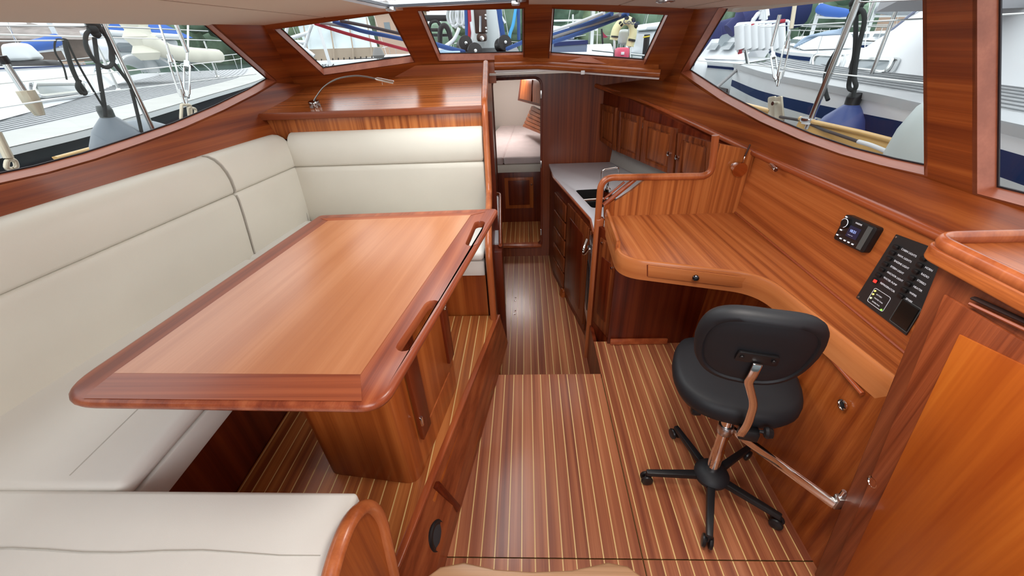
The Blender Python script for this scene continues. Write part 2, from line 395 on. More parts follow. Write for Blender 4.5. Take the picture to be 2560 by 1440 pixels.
# ------------------------------------------------------------------ SETTING: coachroof walls with windows
A_ = CAMP+(az(0, 440, 1.2)-CAMP)*.882; C_ = ax(690, 203, -1.50); T_ = ax(0, 38, -1.55)
PP = Plane(A_, C_, T_)
A2 = ax(2310, 437, 1.22); C2 = ax(1703, 182, .95); T2 = ax(2303, 0, 1.10)
PS = Plane(A2, C2, T2)
PWL = Plane(ay(810, 187, 2.88), ay(1035, 155, 3.04), ay(972, 38, 2.80))
PWC = Plane(ay(1098, 152, 3.05), ay(1308, 148, 3.05), ay(1308, 26, 2.80))
PWR = Plane(ay(1373, 149, 3.05), ay(1607, 167, 2.94), ay(1381, 25, 2.80))
TOP = Plane((0, 0, 1.79), (1, 0, 1.79), (0, 1, 1.79), V((0, 0, 1)))
AFT = Plane((0, -1.1, 0), (1, -1.1, 0), (0, -1.1, 1))
def cut(poly, pl, eps=0):
    out = []
    for i, p in enumerate(poly):
        q = poly[(i+1) % len(poly)]; dp, dq = pl.sd(p)-eps, pl.sd(q)-eps
        if dp <= 0: out.append(p)
        if (dp < 0 < dq) or (dq < 0 < dp): out.append(p+(q-p)*(dp/(dp-dq)))
    return out
def wallplate(name, pl, others, bottom, holes, t, mat, label):
    u = pl.n.cross(V((0, 0, 1))).normalized(); v = u.cross(pl.n)
    poly = [pl.p+u*6+v*3, pl.p-u*6+v*3, pl.p-u*6-v*3, pl.p+u*6-v*3]
    for o in others: poly = cut(poly, o)
    poly = cut(poly, Plane(bottom[0], bottom[1], bottom[0]+pl.n, V((-.2, 1.5, 5))))
    return struct(prism(name, poly, pl.n*t, mat, None, holes=holes), label)
TH = .02
RD = .050
REV = wood('window_reveal', 'y', (.28, .070, .030), (.36, .100, .048), (.43, .135, .065), stripe=14, rough=.34, coat=.25)  # lighter and pinker than the walls: sky reflection put into the colour
def hole(pl, pts): return [pl.at(*p) if len(p) == 2 else V(p) for p in pts]
d_ = (C_-A_)
hp = hole(PP, [(0, 457), (120, 430), (240, 396), (350, 358), (460, 318), (560, 274), (640, 233), (690, 203), (528, 60), (515, 50), (0, 20)])
hp += [V((-1.62, -.2, 1.70)), V((-1.77, -.3, 1.21))]
hp = [p - PP.n*PP.sd(p) for p in hp]
hs = hole(PS, [(1703, 182), (1797, 20), (2306, -40), (2310, 437), (2200, 412), (2100, 384), (2000, 348), (1900, 303), (1800, 248)])
hs2 = hole(PS, [(2443, 484), (2443, -60)]) + [V((1.05, -.35, 1.70)), V((1.2, -.35, 1.12))]
hs2 = [p - PS.n*PS.sd(p) for p in hs2]
hl = hole(PWL, [(687, 74), (810, 187), (1035, 155), (972, 34)])
hc = hole(PWC, [(1045, 28), (1098, 152), (1308, 148), (1308, 22)])
hr = hole(PWR, [(1381, 22), (1373, 149), (1607, 167), (1669, 38)])
WB = wood('mahogany_wall_veneer', 'x', (.15, .026, .005), (.262, .056, .010), (.36, .092, .018), stripe=34, rough=.38, flat=1)
WB2 = wood('mahogany_side_veneer', 'y', (.14, .024, .005), (.250, .052, .009), (.35, .088, .017), stripe=34, rough=.38, flat=0)
bP = (PP.at(0, 490), PP.at(700, 240)); bS = (PS.at(2310, 520), PS.at(1700, 218))
bP = (V((bP[0].x, bP[0].y, bP[0].z)), bP[1])
wallplate('wall_left', PP, (TOP, PWL, AFT), bP, [hp], TH, WB2, 'port cabin side in mahogany around the long left window')
wallplate('wall_right', PS, (TOP, PWR, AFT), bS, [hs, hs2], TH, WB2, 'starboard cabin side with two windows and a wide post')
zb = lambda p, d: V((p.x, p.y, p.z-d))
wallplate('wall_front', PWL, (TOP, PP, PWC), (zb(PWL.at(810, 187), .14), zb(PWL.at(1035, 155), .14)), [hl], TH, WB, 'front wall section with the left windscreen pane')
wallplate('wall_front', PWC, (TOP, PWL, PWR), (zb(PWC.at(1098, 152), .06), zb(PWC.at(1308, 148), .06)), [hc], TH, WB, 'front wall section with the middle windscreen pane')
wallplate('wall_front', PWR, (TOP, PWC, PS), (zb(PWR.at(1373, 149), .06), zb(PWR.at(1607, 167), .13)), [hr], TH, WB, 'front wall section with the right windscreen pane')
def window(n, pl, h, label):
    root = sroot('window_%d' % n, label); m = len(h)
    n0 = V((pl.n.x, pl.n.y, pl.n.z*1.15)).normalized()
    o = [p+n0*RD for p in h]; w_ = inset3(o, .003, pl)
    vs = [p+pl.n*.0 for p in h]+w_
    c = sum(h, V())/m; big = [p+(p-c).normalized()*.012 for p in h]; bigo = [p+(p-c).normalized()*.012 for p in o]
    mesh('reveal', vs+big+bigo, [(i, (i+1) % m, m+(i+1) % m, m+i) for i in range(m)]+[(2*m+i, 2*m+(i+1) % m, (i+1) % m, i) for i in range(m)]+[(3*m+i, 3*m+(i+1) % m, 2*m+(i+1) % m, 2*m+i) for i in range(m)], REV, root)
    prism('glass_pane', [p+n0*(-.004) for p in inset3(o, .0035, pl)], n0*.004, GLS, root)
    w2 = inset3(o, .0075, pl); ring = [p-n0*.0005 for p in w_]; inn = [p-n0*.001 for p in w2]
    mesh('gasket', ring+inn+[p+n0*.004 for p in ring+inn], [(i, (i+1) % m, m+(i+1) % m, m+i) for i in range(m)]+[(m+i, m+(i+1) % m, 3*m+(i+1) % m, 3*m+i) for i in range(m)]+[(2*m+i, 2*m+(i+1) % m, 3*m+(i+1) % m, 3*m+i) for i in range(m)], GAS, root)
def inset3(ring, d, pl):
    m = len(ring); c = sum(ring, V())/m; inn = []
    for i in range(m):
        p, a, b = ring[i], ring[i-1], ring[(i+1) % m]
        n1 = pl.n.cross((p-a).normalized()); n2 = pl.n.cross((b-p).normalized())
        if n1.dot(c-p) < 0: n1, n2 = -n1, -n2
        nn = (n1+n2).normalized(); inn.append(p+nn*(d/max(.3, nn.dot(n1))))
    return inn
window(1, PP, hp, 'long port side window looking onto a grey decked yacht')
window(2, PWL, hl, 'left windscreen pane with red and blue lines outside')
window(3, PWC, hc, 'middle windscreen pane with the mast behind it')
window(4, PWR, hr, 'right windscreen pane with a cream lifebuoy outside')
window(5, PS, hs, 'large starboard window tapering forward to a point')
window(6, PS, hs2, 'aft starboard window cut by the picture edge')
# mahogany bands below the windows
def band(name, top, bot, t, mat, label):
    n = len(top); vs = [V(p) for p in top]+[V(p) for p in bot]; vs += [p+V(t) for p in vs]
    fs = [(i, i+1, n+i+1, n+i) for i in range(n-1)]; fs += [tuple(2*n+k for k in f) for f in fs]
    fs += [(i, 2*n+i, 2*n+i+1, i+1) for i in range(n-1)]+[(n+i, 3*n+i, 3*n+i+1, n+i+1) for i in range(n-1)]
    return struct(mesh(name, vs, fs, mat, None, smooth=True, ang=30), label)
def onl(p, q, y): return p+(q-p)*((y-p.y)/(q.y-p.y))
def xs_back(y): return -1.64+.150*(y-.79)        # port backrest face
ys = [-.9, 0, .8, 1.4, 2.0, 2.4, 3.0, 3.45]
def poly_y(path, y):
    for i in range(len(path)-1):
        p, q = path[i], path[i+1]
        if min(p.y, q.y) <= y <= max(p.y, q.y) and abs(p.y-q.y) > 1e-6: return p+(q-p)*((y-p.y)/(q.y-p.y))
    return path[0] if abs(path[0].y-y) < abs(path[-1].y-y) else path[-1]
def band_top(pl, px, fwd, aft):
    T = [pl.at(*p)-pl.n*.004 for p in px]      # fore to aft
    d0 = (T[0]-T[1]); d0.z = -.12*d0.length; a0, b0 = T[0]+d0*(fwd/max(.05, d0.length)), T[-1]+(T[-1]-T[-2])*(aft/max(.05, (T[-1]-T[-2]).length))
    return [a0]+T+[b0]
TP = band_top(PP, [(690, 207), (640, 237), (560, 278), (460, 322), (350, 362), (240, 400), (120, 434), (0, 461)], .40, 1.6)
band('trim_2', TP, [V((xs_back(p.y)-.055, p.y, 1.02 if p.y < 2.3 else min(1.20, 1.02+.36*(p.y-2.3)))) for p in TP], (-.03, 0, 0), WB2, 'broad mahogany band under the port window')
R1 = ax(2350, 590, 1.13); R0 = ay(1886, 382, 2.05)
railp = [onl(R0, R1, -.9), onl(R0, R1, 0), R1, onl(R0, R1, 1.5), R0, ay(1760, 322, 2.42), ay(1660, 276, 2.85), ay(1570, 242, 3.25), ay(1490, 214, 3.54)]
TS = band_top(PS, [(1703, 186), (1750, 221), (1800, 252), (1900, 307), (2000, 352), (2100, 388), (2200, 416), (2310, 441), (2443, 488), (2560, 526)], .75, 1.2)
rr_ = sorted(railp, key=lambda p: p.y)
band('trim_3', TS, [poly_y(rr_, p.y) for p in TS], (.02, 0, -.02), WB2, 'broad mahogany band under the starboard windows')
struct(tube('trim_4', railp, .016, WMy, None, 10), 'rounded rail along the lower edge of the starboard band')
# header beam at the windscreen foot
bm_ = [ay(1236, 166, 2.96), ay(1345, 163, 3.0), ay(1470, 171, 2.97), ay(1650, 184, 2.85)]
def lower(p, d, b=0): return V((p.x, p.y+b, p.z-d))
hb = sroot('trim_5', 'rounded mahogany beam below the windscreen over the galley passage')
tube('beam_moulding', bm_, .024, WX, hb, 10)
band2 = [PWC.at(1230, 158), PWC.at(1345, 156), PWR.at(1470, 163), PWR.at(1655, 178)]
tube('beam_moulding', [lower(p, .028, .004) for p in bm_], .006, plain('pale_strip_light', (.75, .68, .66), .5), hb, 6)
mesh('beam_fascia', [p+V((0, .06, .06)) for p in bm_]+[p+V((0, .02, -.02)) for p in bm_], [(0, 1, 5, 4), (1, 2, 6, 5), (2, 3, 7, 6)], WX, hb)
# ceiling, cambered, with headliner panels
XCL = -.35
def zc(x): return 1.737-.046*(x-XCL)**2
def xl(y): q = onl(T_, PP.at(520, 65), y); return q.x-.03
def xr(y): return 1.13-.02*(y-1)
def ceil_patch(name, x0f, x1f, y0, y1, dz, mat, parent, nx=10, ny=6, th=.012, yfun=None):
    vs, fs = [], []
    for k in (0, 1):
        for j in range(ny+1):
            y = y0+(y1-y0)*j/ny
            for i in range(nx+1):
                f = i/nx; x = x0f(y)*(1-f)+x1f(y)*f; yy = y
                if yfun: yy = min(y, yfun(x))
                vs.append((x, yy, zc(x)-dz+k*th))
    W = nx+1; off = W*(ny+1)
    for j in range(ny):
        for i in range(nx):
            q = (j*W+i, j*W+i+1, (j+1)*W+i+1, (j+1)*W+i); fs.append(tuple(reversed(q))); fs.append(tuple(off+c for c in q))
    for i in range(nx): fs.append((i, i+1, off+i+1, off+i)); fs.append((ny*W+i+1, ny*W+i, off+ny*W+i, off+ny*W+i+1))
    for j in range(ny): fs.append((j*W, off+j*W, off+(j+1)*W, (j+1)*W)); fs.append((j*W+nx, (j+1)*W+nx, off+(j+1)*W+nx, off+j*W+nx))
    return mesh(name, vs, fs, mat, parent, smooth=True, ang=40)
yw = lambda x: 2.80 if -.7 < x < .27 else (2.80-.16*abs(x+.7) if x < 0 else 2.80-.30*(x-.27))
HX0, HX1, HY0, HY1 = -.68, .0, 1.35, 2.36
ce = sroot('ceiling', 'mahogany boarded cabin roof above the cream headliner panels')
for nm, a, b, y0, y1 in (('roof_board', xl, lambda y: HX0, -1.1, 2.9), ('roof_board', lambda y: HX1, xr, -1.1, 2.9),
                         ('roof_board', lambda y: HX0, lambda y: HX1, HY1, 2.9), ('roof_board', lambda y: HX0, lambda y: HX1, -.1, HY0)):
    ceil_patch(nm, a, b, y0, y1, 0, WX, ce, yfun=lambda x: yw(x)+.06)
g = .006
ps = [(lambda y: xl(y)+.0, lambda y: -1.12-g, -1.0, 2.9), (lambda y: -1.12+g, lambda y: HX0-.01-g, -1.0, 2.9),
      (lambda y: .02+g, lambda y: .52-g, -1.0, 2.9), (lambda y: .52+g, lambda y: .84-g, -1.0, 2.9), (lambda y: .84+g, lambda y: xr(y)-.0, -1.0, 2.9),
      (lambda y: HX0+g, lambda y: HX1-g, -.1, HY0-.05)]
for a, b, y0, y1 in ps:
    ceil_patch('headliner_panel', a, b, y0, y1, .016, HEAD, ce, 6, 24, .014, yfun=lambda x: yw(x)-.02)
# roof hatch
ht = thing('roof_hatch', 'bright glazed roof hatch in a steel frame at top centre', 'hatch', ((HX0+HX1)/2, (HY0+HY1)/2, 1.716))
hw, hh = (HX1-HX0)/2, (HY1-HY0)/2
def ringp(x, y, r, z): return rounded([(-x, -y, z), (x, -y, z), (x, y, z), (-x, y, z)], r)
prism('frame', ringp(hw+.01, hh+.01, .05, -.016), (0, 0, .03), STE, ht, holes=[ringp(hw-.03, hh-.03, .04, -.016)], bev=.003)
prism('inner_seal', ringp(hw-.029, hh-.029, .04, -.014), (0, 0, .01), GAS, ht, holes=[ringp(hw-.038, hh-.038, .04, -.014)])
prism('hatch_glass', ringp(hw-.028, hh-.028, .04, -.006), (0, 0, .005), GLS, ht)
for s in (-1, 1): box('catch', (s*.3-.02, s*.3+.02), (hh-.06, hh-.02), (-.030, -.012), STE, ht, bev=.004)
dl = thing('ceiling_downlight', 'round steel downlight in the right hand headliner panel', 'light', az(1664, 0, 1.670))
lathe('rim', [(.040, .0), (.040, -.006), (.030, -.010), (.028, -.004)], STE, dl, 24)
lathe('diffuser', [(.028, -.002), (.028, -.006), (0, -.007)], plain('lamp_diffuser', (.8, .75, .68), .6), dl, 20)
# lower hull sides and backs that close the cabin
struct(mesh('wall_left', [(-2.05, -1.1, 0), (-1.70, 3.3, 0), (-1.70, 3.3, 1.2), (-2.05, -1.1, 1.0), (-2.09, -1.1, 0), (-1.74, 3.3, 0), (-1.74, 3.3, 1.2), (-2.09, -1.1, 1.0)], HEX, WDk), 'hidden hull side behind the settee')
struct(mesh('wall_right', [(1.2, -1.1, -.3), (1.2, 3.56, -.3), (1.2, 3.56, 1.03), (1.2, -1.1, 1.03), (1.25, -1.1, -.3), (1.25, 3.56, -.3), (1.25, 3.56, 1.03), (1.25, -1.1, 1.03)], HEX, WDk), 'hidden hull side behind the chart table')
struct(prism('wall_back', [(-1.9, -1.1, -.05), (1.3, -1.1, -.05), (1.3, -1.1, 1.75), (-1.9, -1.1, 1.75)], (0, -.04, 0), WZ, holes=[[(-.35, -1.1, .6), (.45, -1.1, .6), (.45, -1.1, 1.7), (-.35, -1.1, 1.7)]]), 'aft bulkhead with the open companionway')

# ------------------------------------------------------------------ forward bulkhead, doorway, fore cabin
YB = 3.54
def yb_(px, py): return ay(px, py, YB)
dw = [yb_(1349, 613), yb_(1352, 400), yb_(1353, 230)]
xdr = .117; xdl = -.262; zd0 = yb_(1300, 612).z; zd1 = yb_(1300, 199).z
dh = rounded([(xdl, YB, zd0), (xdr, YB, zd0), (xdr, YB, zd1), (xdl, YB, zd1)], [.03, .05, .06, .05])
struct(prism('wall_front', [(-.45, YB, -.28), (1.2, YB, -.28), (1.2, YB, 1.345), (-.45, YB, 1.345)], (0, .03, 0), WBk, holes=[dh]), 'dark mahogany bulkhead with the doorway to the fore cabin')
fr_ = sroot('door_1', 'open doorway frame to the fore cabin with rounded corners')
o2 = rounded([(xdl-.02, YB-.014, zd0-.03), (xdr+.02, YB-.014, zd0-.03), (xdr+.02, YB-.014, zd1+.02), (xdl-.02, YB-.014, zd1+.02)], [.03, .06, .08, .06])
i2 = [V((p.x, YB-.014, p.z)) for p in dh]
prism('door_frame', o2, (0, .06, 0), WDk, fr_, holes=[i2], bev=.003)
box('threshold', (xdl, xdr+.01), (YB-.03, YB+.04), (zd0-.02, zd0+.008), WMy, fr_, bev=.006, seg=3)
for z in (-.02, .62, 1.17): box('hinge', (xdr-.002, xdr+.012), (YB-.022, YB-.012), (z-.03, z+.03), STE, fr_, bev=.002)
# floor of fore cabin
PF = ay(1262+18, 560, 3.9).x
plank_floor('floor', 'bright striped floor patch inside the fore cabin doorway', [(-.5, YB+.03), (.4, YB+.03), (.3, 4.27), (-.5, 4.27)], -.21, .0478, az(1300, 554, -.21).x, WPd)
# berth
bt = thing('fore_cabin_berth', 'berth base with dark door below the pale mattress in the fore cabin', 'bed', (0, 4.25, 0))
zb1 = ay(1300, 430, 4.25).z; zb2 = ay(1300, 411, 4.25).z; zb3 = ay(1300, 392, 4.25).z
box('front_panel', (-.7, .6), (0, .03), (-.21, zb1), WDk, bt)
box('cream_fascia', (-.7, .6), (-.012, .03), (zb1, zb2), VIN, bt, bev=.004)
box('berth_top', (-.6, .45), (.03, 1.35), (zb1, zb2-.01), WDk, bt)
dd = box('door', (-.245, .065), (-.012, 0), (ay(1300, 520, 4.25).z, ay(1300, 443, 4.25).z), WZ, bt, bev=.004)
box('door_panel', (-.205, .022), (-.020, -.011), (ay(1300, 511, 4.25).z, ay(1300, 450, 4.25).z), WDk, dd, bev=.006)
lathe('knob', [(.008, 0), (.008, .01), (.012, .014), (.010, .022), (0, .024)], CHR, dd, 14, c=(ay(1329, 461, 4.23).x, -.012, ay(1329, 461, 4.23).z), axis=(0, -1, 0))
ms = thing('berth_mattress', 'pale pink grey mattress in two halves on the fore cabin berth', 'mattress', (0, 4.25, zb2))
hM = zb3-zb2
for x0, x1 in ((-.60, ay(1258, 405, 4.25).x), (ay(1258, 405, 4.25).x+.004, .5)):
    cushion('mattress_half', [(x0, 0, 0), (x1, 0, 0), (x1*.55, 1.75, .0), (x0*.55-.02, 1.75, .0)], [(x0, 0, hM), (x1, 0, hM), (x1*.55, 1.75, hM+.03), (x0*.55-.02, 1.75, hM+.03)], MAT_, ms, r=.02, puff=.01)
struct(mesh('wall_front', [(-1.0, 4.2, -.3), (-.55, 6.1, -.3), (-.55, 6.1, 1.30), (-1.0, 4.2, 1.30), (-1.04, 4.2, -.3), (-.55, 6.14, -.3), (-.55, 6.14, 1.30), (-1.04, 4.2, 1.30)], HEX, LIN), 'cream hull lining on the port side of the fore cabin')
struct(mesh('wall_front', [(-.7, 5.95, .3), (.5, 5.95, .3), (.5, 5.6, 1.30), (-.7, 5.6, 1.30), (-.7, 6.0, .3), (.5, 6.0, .3), (.5, 5.65, 1.30), (-.7, 5.65, 1.30)], HEX, LIN), 'cream lining at the far end of the fore cabin')
struct(mesh('wall_right', [(.85, 3.57, -.3), (.45, 6.1, -.3), (.45, 6.1, 1.30), (.85, 3.57, 1.30), (.9, 3.57, -.3), (.5, 6.1, -.3), (.5, 6.1, 1.30), (.9, 3.57, 1.30)], HEX, WDk), 'hidden starboard side of the fore cabin')
struct(prism('ceiling', [(-1.1, 3.57, 1.325), (1.1, 3.57, 1.325), (.6, 6.1, 1.30), (-.7, 6.1, 1.30)], (0, 0, .012), LIN), 'pale ceiling of the fore cabin')
struct(prism('ceiling', [(-.24, 3.0, 1.350), (1.0, 2.95, 1.350), (1.0, 3.57, 1.335), (-.24, 3.57, 1.335)], (0, 0, .012), LIN), 'foredeck underside over the galley')
lk = thing('fore_cabin_locker', 'upper mahogany locker at the right of the fore cabin', 'cabinet', (0, 0, 0))
q = [ay(1301, 199, 5.0), ay(1356, 199, 4.2), ay(1356, 268, 4.2), ay(1294, 251, 5.0)]
quad('locker_body', q[3], q[2], q[1], q[0], (.25, .05, 0), WDk, lk, bev=.003)
f = lambda u, v: (q[3]*(1-u)+q[2]*u)*(1-v)+(q[0]*(1-u)+q[1]*u)*v
quad('locker_door', f(.12, .12), f(.62, .12), f(.62, 1), f(.12, 1), (-.012, -.004, 0), WZ, lk, bev=.002)
quad('locker_door', f(.68, .12), f(1, .12), f(1, 1), f(.68, 1), (-.012, -.004, 0), WZ, lk, bev=.002)
lk2 = thing('fore_cabin_ceiling_boards', 'slatted mahogany hull boards right of the fore cabin mattress', 'wall panel', (0, 0, 0))
q2 = [ay(1329, 264, 5.0), ay(1356, 279, 4.35), ay(1356, 338, 4.35), ay(1306, 317, 5.2)]
g2_ = lambda u, v: (q2[3]*(1-u)+q2[2]*u)*(1-v)+(q2[0]*(1-u)+q2[1]*u)*v
for k in range(6): quad('board', g2_(0, k/6+.015), g2_(1.3, k/6+.015), g2_(1.3, (k+1)/6-.015), g2_(0, (k+1)/6-.015), (.03, 0, 0), WY, lk2, bev=.001)

# ------------------------------------------------------------------ port partition between dinette and passage
xp = lambda y: -.205-.045*(y-1.85)
prof = [(1.83, ZL), (1.83, .60), (1.87, .66), (2.02, .73), (2.30, .80), (2.34, .95), (2.385, 1.14), (2.42, 1.25), (2.96, 1.425), (3.02, 1.34), (3.53, 1.33), (3.53, ZL)]
pt = thing('passage_partition', 'port partition beside the passage with a shaped solid trim edge', 'partition', (0, 0, 0))
pr = rounded([(xp(y)-.012, y, z) for y, z in prof], [0, .06, .03, .05, .10, .08, .12, .06, 0, 0, 0, 0], 5)
prism('partition_panel', pr, (.024, 0, 0), WDk, pt)
edge = rpath([V((xp(y), y, z)) for y, z in prof[:9]], [0, .07, .03, .05, .10, .08, .12, .06, 0], 6)
vs, fs = tube_bm(edge, .019, 10); tr = mesh('edge_trim', vs, fs, WMo, pt, smooth=True)
# head/galley fittings on the passage side
pc = thing('port_passage_cabinet', 'narrow dark cabinet with pale top on the port side of the passage', 'cabinet', (0, 0, 0))
za = ay(1255, 493, 3.2).z
def passx(px, y): return ay(px, 700, y).x
mesh('cabinet_body', [(-.40, 2.2, ZL), (passx(1259, 2.2), 2.2, ZL), (passx(1263, 3.25), 3.25, ZL), (-.40, 3.25, ZL), (-.40, 2.2, za), (passx(1259, 2.2), 2.2, za), (passx(1263, 3.25), 3.25, za), (-.40, 3.25, za)], HEX, WDk, pc, bev=.004)
mesh('worktop', [(-.40, 2.3, za), (passx(1257, 2.3), 2.3, za), (passx(1261, 3.2), 3.2, za), (-.40, 3.2, za), (-.40, 2.3, za+.012), (passx(1257, 2.3), 2.3, za+.012), (passx(1261, 3.2), 3.2, za+.012), (-.40, 3.2, za+.012)], HEX, WHT, pc)
tube('fiddle_rail', rpath([(passx(1256, 2.25), 2.25, za+.02), (passx(1262, 3.24), 3.24, za+.02), (-.4, 3.24, za+.02)], .05), .012, WMy, pc, 8)
for z, y in ((.30, 2.35), (.22, 2.35)): box('catch', (xp(y)+.012, xp(y)+.026), (y-.03, y+.03), (z-.012, z+.012), CHR, pc, bev=.004)

# ------------------------------------------------------------------ shelf locker forward of the settee
WNo = wood('locker_nosing_solid', 'x', (.16, .032, .010), (.22, .050, .016), (.28, .070, .022), stripe=40, flat=1)
ls = thing('forward_locker', 'long mahogany locker top forward of the settee backrest', 'cabinet', (0, 0, 0))
zs0 = 1.245; zs1 = zs0+.183*(3.12-2.42)
mesh('locker_top', [(-1.62, 2.42, zs0-.02), (xp(2.42), 2.42, zs0-.02), (xp(3.0), 3.12, zs1-.02), (-1.62, 3.12, zs1-.02), (-1.62, 2.42, zs0), (xp(2.42), 2.42, zs0), (xp(3.0), 3.12, zs1), (-1.62, 3.12, zs1)], HEX, WSh, ls)
nz = az(1225, 268, zs0)
box('locker_nosing', (-1.55, xp(2.42)-.01), (2.402, 2.425), (zs0-.036, zs0+.001), WNo, ls, bev=.004)
zt = 1.10
box('locker_front', (-1.52, xp(2.42)-.012), (2.43, 2.45), (zt, zs0-.03), WZs, ls, bev=.001)
struct(box('wall_front', (-1.62, -.2), (2.50, 2.52), (-.28, 1.2), WDk, bev=0), 'hidden bulkhead behind the forward backrest')

mesh('back_fascia', [(-1.5, 3.06, 1.30), (-.20, 3.06, 1.30), (-.20, 3.06, 1.425), (-1.5, 3.06, 1.425), (-1.5, 3.08, 1.30), (-.20, 3.08, 1.30), (-.20, 3.08, 1.425), (-1.5, 3.08, 1.425)], HEX, WX, ls)
# gooseneck reading lamp
def shz(y): return zs0+.183*(y-2.42)
Lb = V((ay(787, 262, 2.50).x, 2.50, shz(2.50)))
gl = thing('gooseneck_lamp', 'chrome gooseneck reading lamp arching over the locker top', 'lamp', Lb)
up_ = V((0, -.18, .98))
lathe('lamp_base', [(.030, 0), (.031, .004), (.031, .028), (.029, .032), (.0, .033)], plain('dark_chrome', (.35, .32, .30), .12, metal=1), gl, 24, axis=up_)
neck = [(783, 262, 2.50), (792, 240, 2.50), (812, 215, 2.50), (845, 197, 2.50), (885, 190, 2.50), (915, 192, 2.50), (942, 198, 2.50)]
np_ = [ay(*p)-Lb for p in neck]; np_[0] = V((0, 0, .03))
sm = []
for i in range(len(np_)-1):
    p0, p1, p2, p3 = np_[max(i-1, 0)], np_[i], np_[i+1], np_[min(i+2, len(np_)-1)]
    for k in range(6):
        t = k/6; sm.append(.5*((2*p1)+(p2-p0)*t+(2*p0-5*p1+4*p2-p3)*t*t+(3*p1-p0-3*p2+p3)*t**3))
sm.append(np_[-1])
tube('gooseneck', sm, .0042, plain('gooseneck_metal', (.30, .29, .28), .3, metal=1), gl, 8)
h0, h1 = ay(938, 197, 2.50)-Lb, ay(984, 207, 2.50)-Lb
lathe('lamp_head', [(.004, 0), (.009, .01), (.010, .02), (.011, (h1-h0).length), (.009, (h1-h0).length+.002)], CHR, gl, 16, c=h0, axis=(h1-h0))
tube('switch_pin', [h0.lerp(h1, .35)+V((0, 0, -.008)), h0.lerp(h1, .35)+V((0, 0, -.024))], .0012, STE, gl, 6)

# ------------------------------------------------------------------ settee
ZS = .62
def bk(y, z):   # port backrest face x at height z
    return xs_back(y)+.0+(.02 if z > .9 else 0)
def back_x(y, z):
    b = xs_back(y); f = (z-ZS)/.5
    return b + .03*f*0 + (.0)
yA, yB_, yC_ = -.4, 1.90, 2.36
seam_z = lambda y: .965 if y > 1.5 else .965
def sweep(name, prof, y0, y1, mat, parent, along='y', shift=lambda t: 0.0, nseg=10, e=.010):
    """profile (depth, z) swept along y (or x); shift(t) moves depth; ends slightly rounded"""
    n = len(prof); c = (sum(p[0] for p in prof)/n, sum(p[1] for p in prof)/n)
    L = abs(y1-y0); sts = [(0, .011), (.003/L, .005), (.010/L, .0)]+[(k/nseg, 0) for k in range(1, nseg)]+[(1-.010/L, .0), (1-.003/L, .005), (1, .011)]
    vs, fs = [], []
    for t, ins in sts:
        q = y0+(y1-y0)*t; puff = 1+0*t
        for d, z in prof:
            dx, dz_ = c[0]-d, c[1]-z; l = max(1e-6, sqrt(dx*dx+dz_*dz_)); dd = d+dx/l*ins; zz = z+dz_/l*ins
            vs.append((dd+shift(q), q, zz) if along == 'y' else (q, dd+shift(q), zz))
    m = len(sts)
    for i in range(m-1):
        for k in range(n): fs.append((i*n+k, i*n+(k+1) % n, (i+1)*n+(k+1) % n, (i+1)*n+k))
    fs.append(tuple(range(n))); fs.append(tuple((m-1)*n+k for k in range(n)))
    return mesh(name, vs, fs, mat, parent, smooth=True, ang=75)
def prof_low(s):
    return [(0, ZS-.02), (.0+.004*s, ZS+.02), (.018*s, ZS+.12), (.030*s, ZS+.22), (.036*s, ZS+.30), (.034*s, ZS+.325), (.026*s, ZS+.3345), (-.12*s, ZS+.3345), (-.12*s, ZS-.02)]
def prof_up(s):
    return [(.024*s, ZS+.336), (.033*s, ZS+.340), (.038*s, ZS+.352), (.040*s, ZS+.40), (.034*s, ZS+.44), (.020*s, ZS+.475), (.0, ZS+.500), (-.025*s, ZS+.514), (-.055*s, ZS+.518), (-.11*s, ZS+.510), (-.11*s, ZS+.336)]
def portback(name, y0, y1, label):
    t = thing(name, label, 'cushion')
    sweep('lower_pad', prof_low(1), y0, y1, VIN, t, shift=xs_back); sweep('upper_roll', prof_up(1), y0, y1, VIN, t, shift=xs_back)
    return t
P1 = portback('back_cushion', -.55, 1.885, 'long cream back cushion along the port side under the window')
P2 = portback('back_cushion', 1.89, 2.385, 'short cream corner back cushion at the forward end of the port side')
# welting between them
yw0 = 1.888
for t_o in (P2,):
    tube('piping', [(xs_back(yw0)+d+.001, yw0, z) for d, z in prof_low(1)[:6]], .0036, PIP, t_o, 6)
    tube('piping', [(xs_back(yw0)+d+.001, yw0, z+.001) for d, z in prof_up(1)[1:9]], .0036, PIP, t_o, 6)
FB = thing('back_cushion', 'wide cream back cushion across the forward end behind the table', 'cushion')
xa, xb = -1.405, xp(2.38)-.022
sweep('lower_pad', prof_low(-1), xa, xb, VIN, FB, along='x', shift=lambda q: 2.385); sweep('upper_roll', prof_up(-1), xa+.02, xb, VIN, FB, along='x', shift=lambda q: 2.385)
tube('piping', [(xa+.002+.02*k/8, 2.36, ZS+.335*k/8) for k in range(9)], .004, PIP, FB, 6)
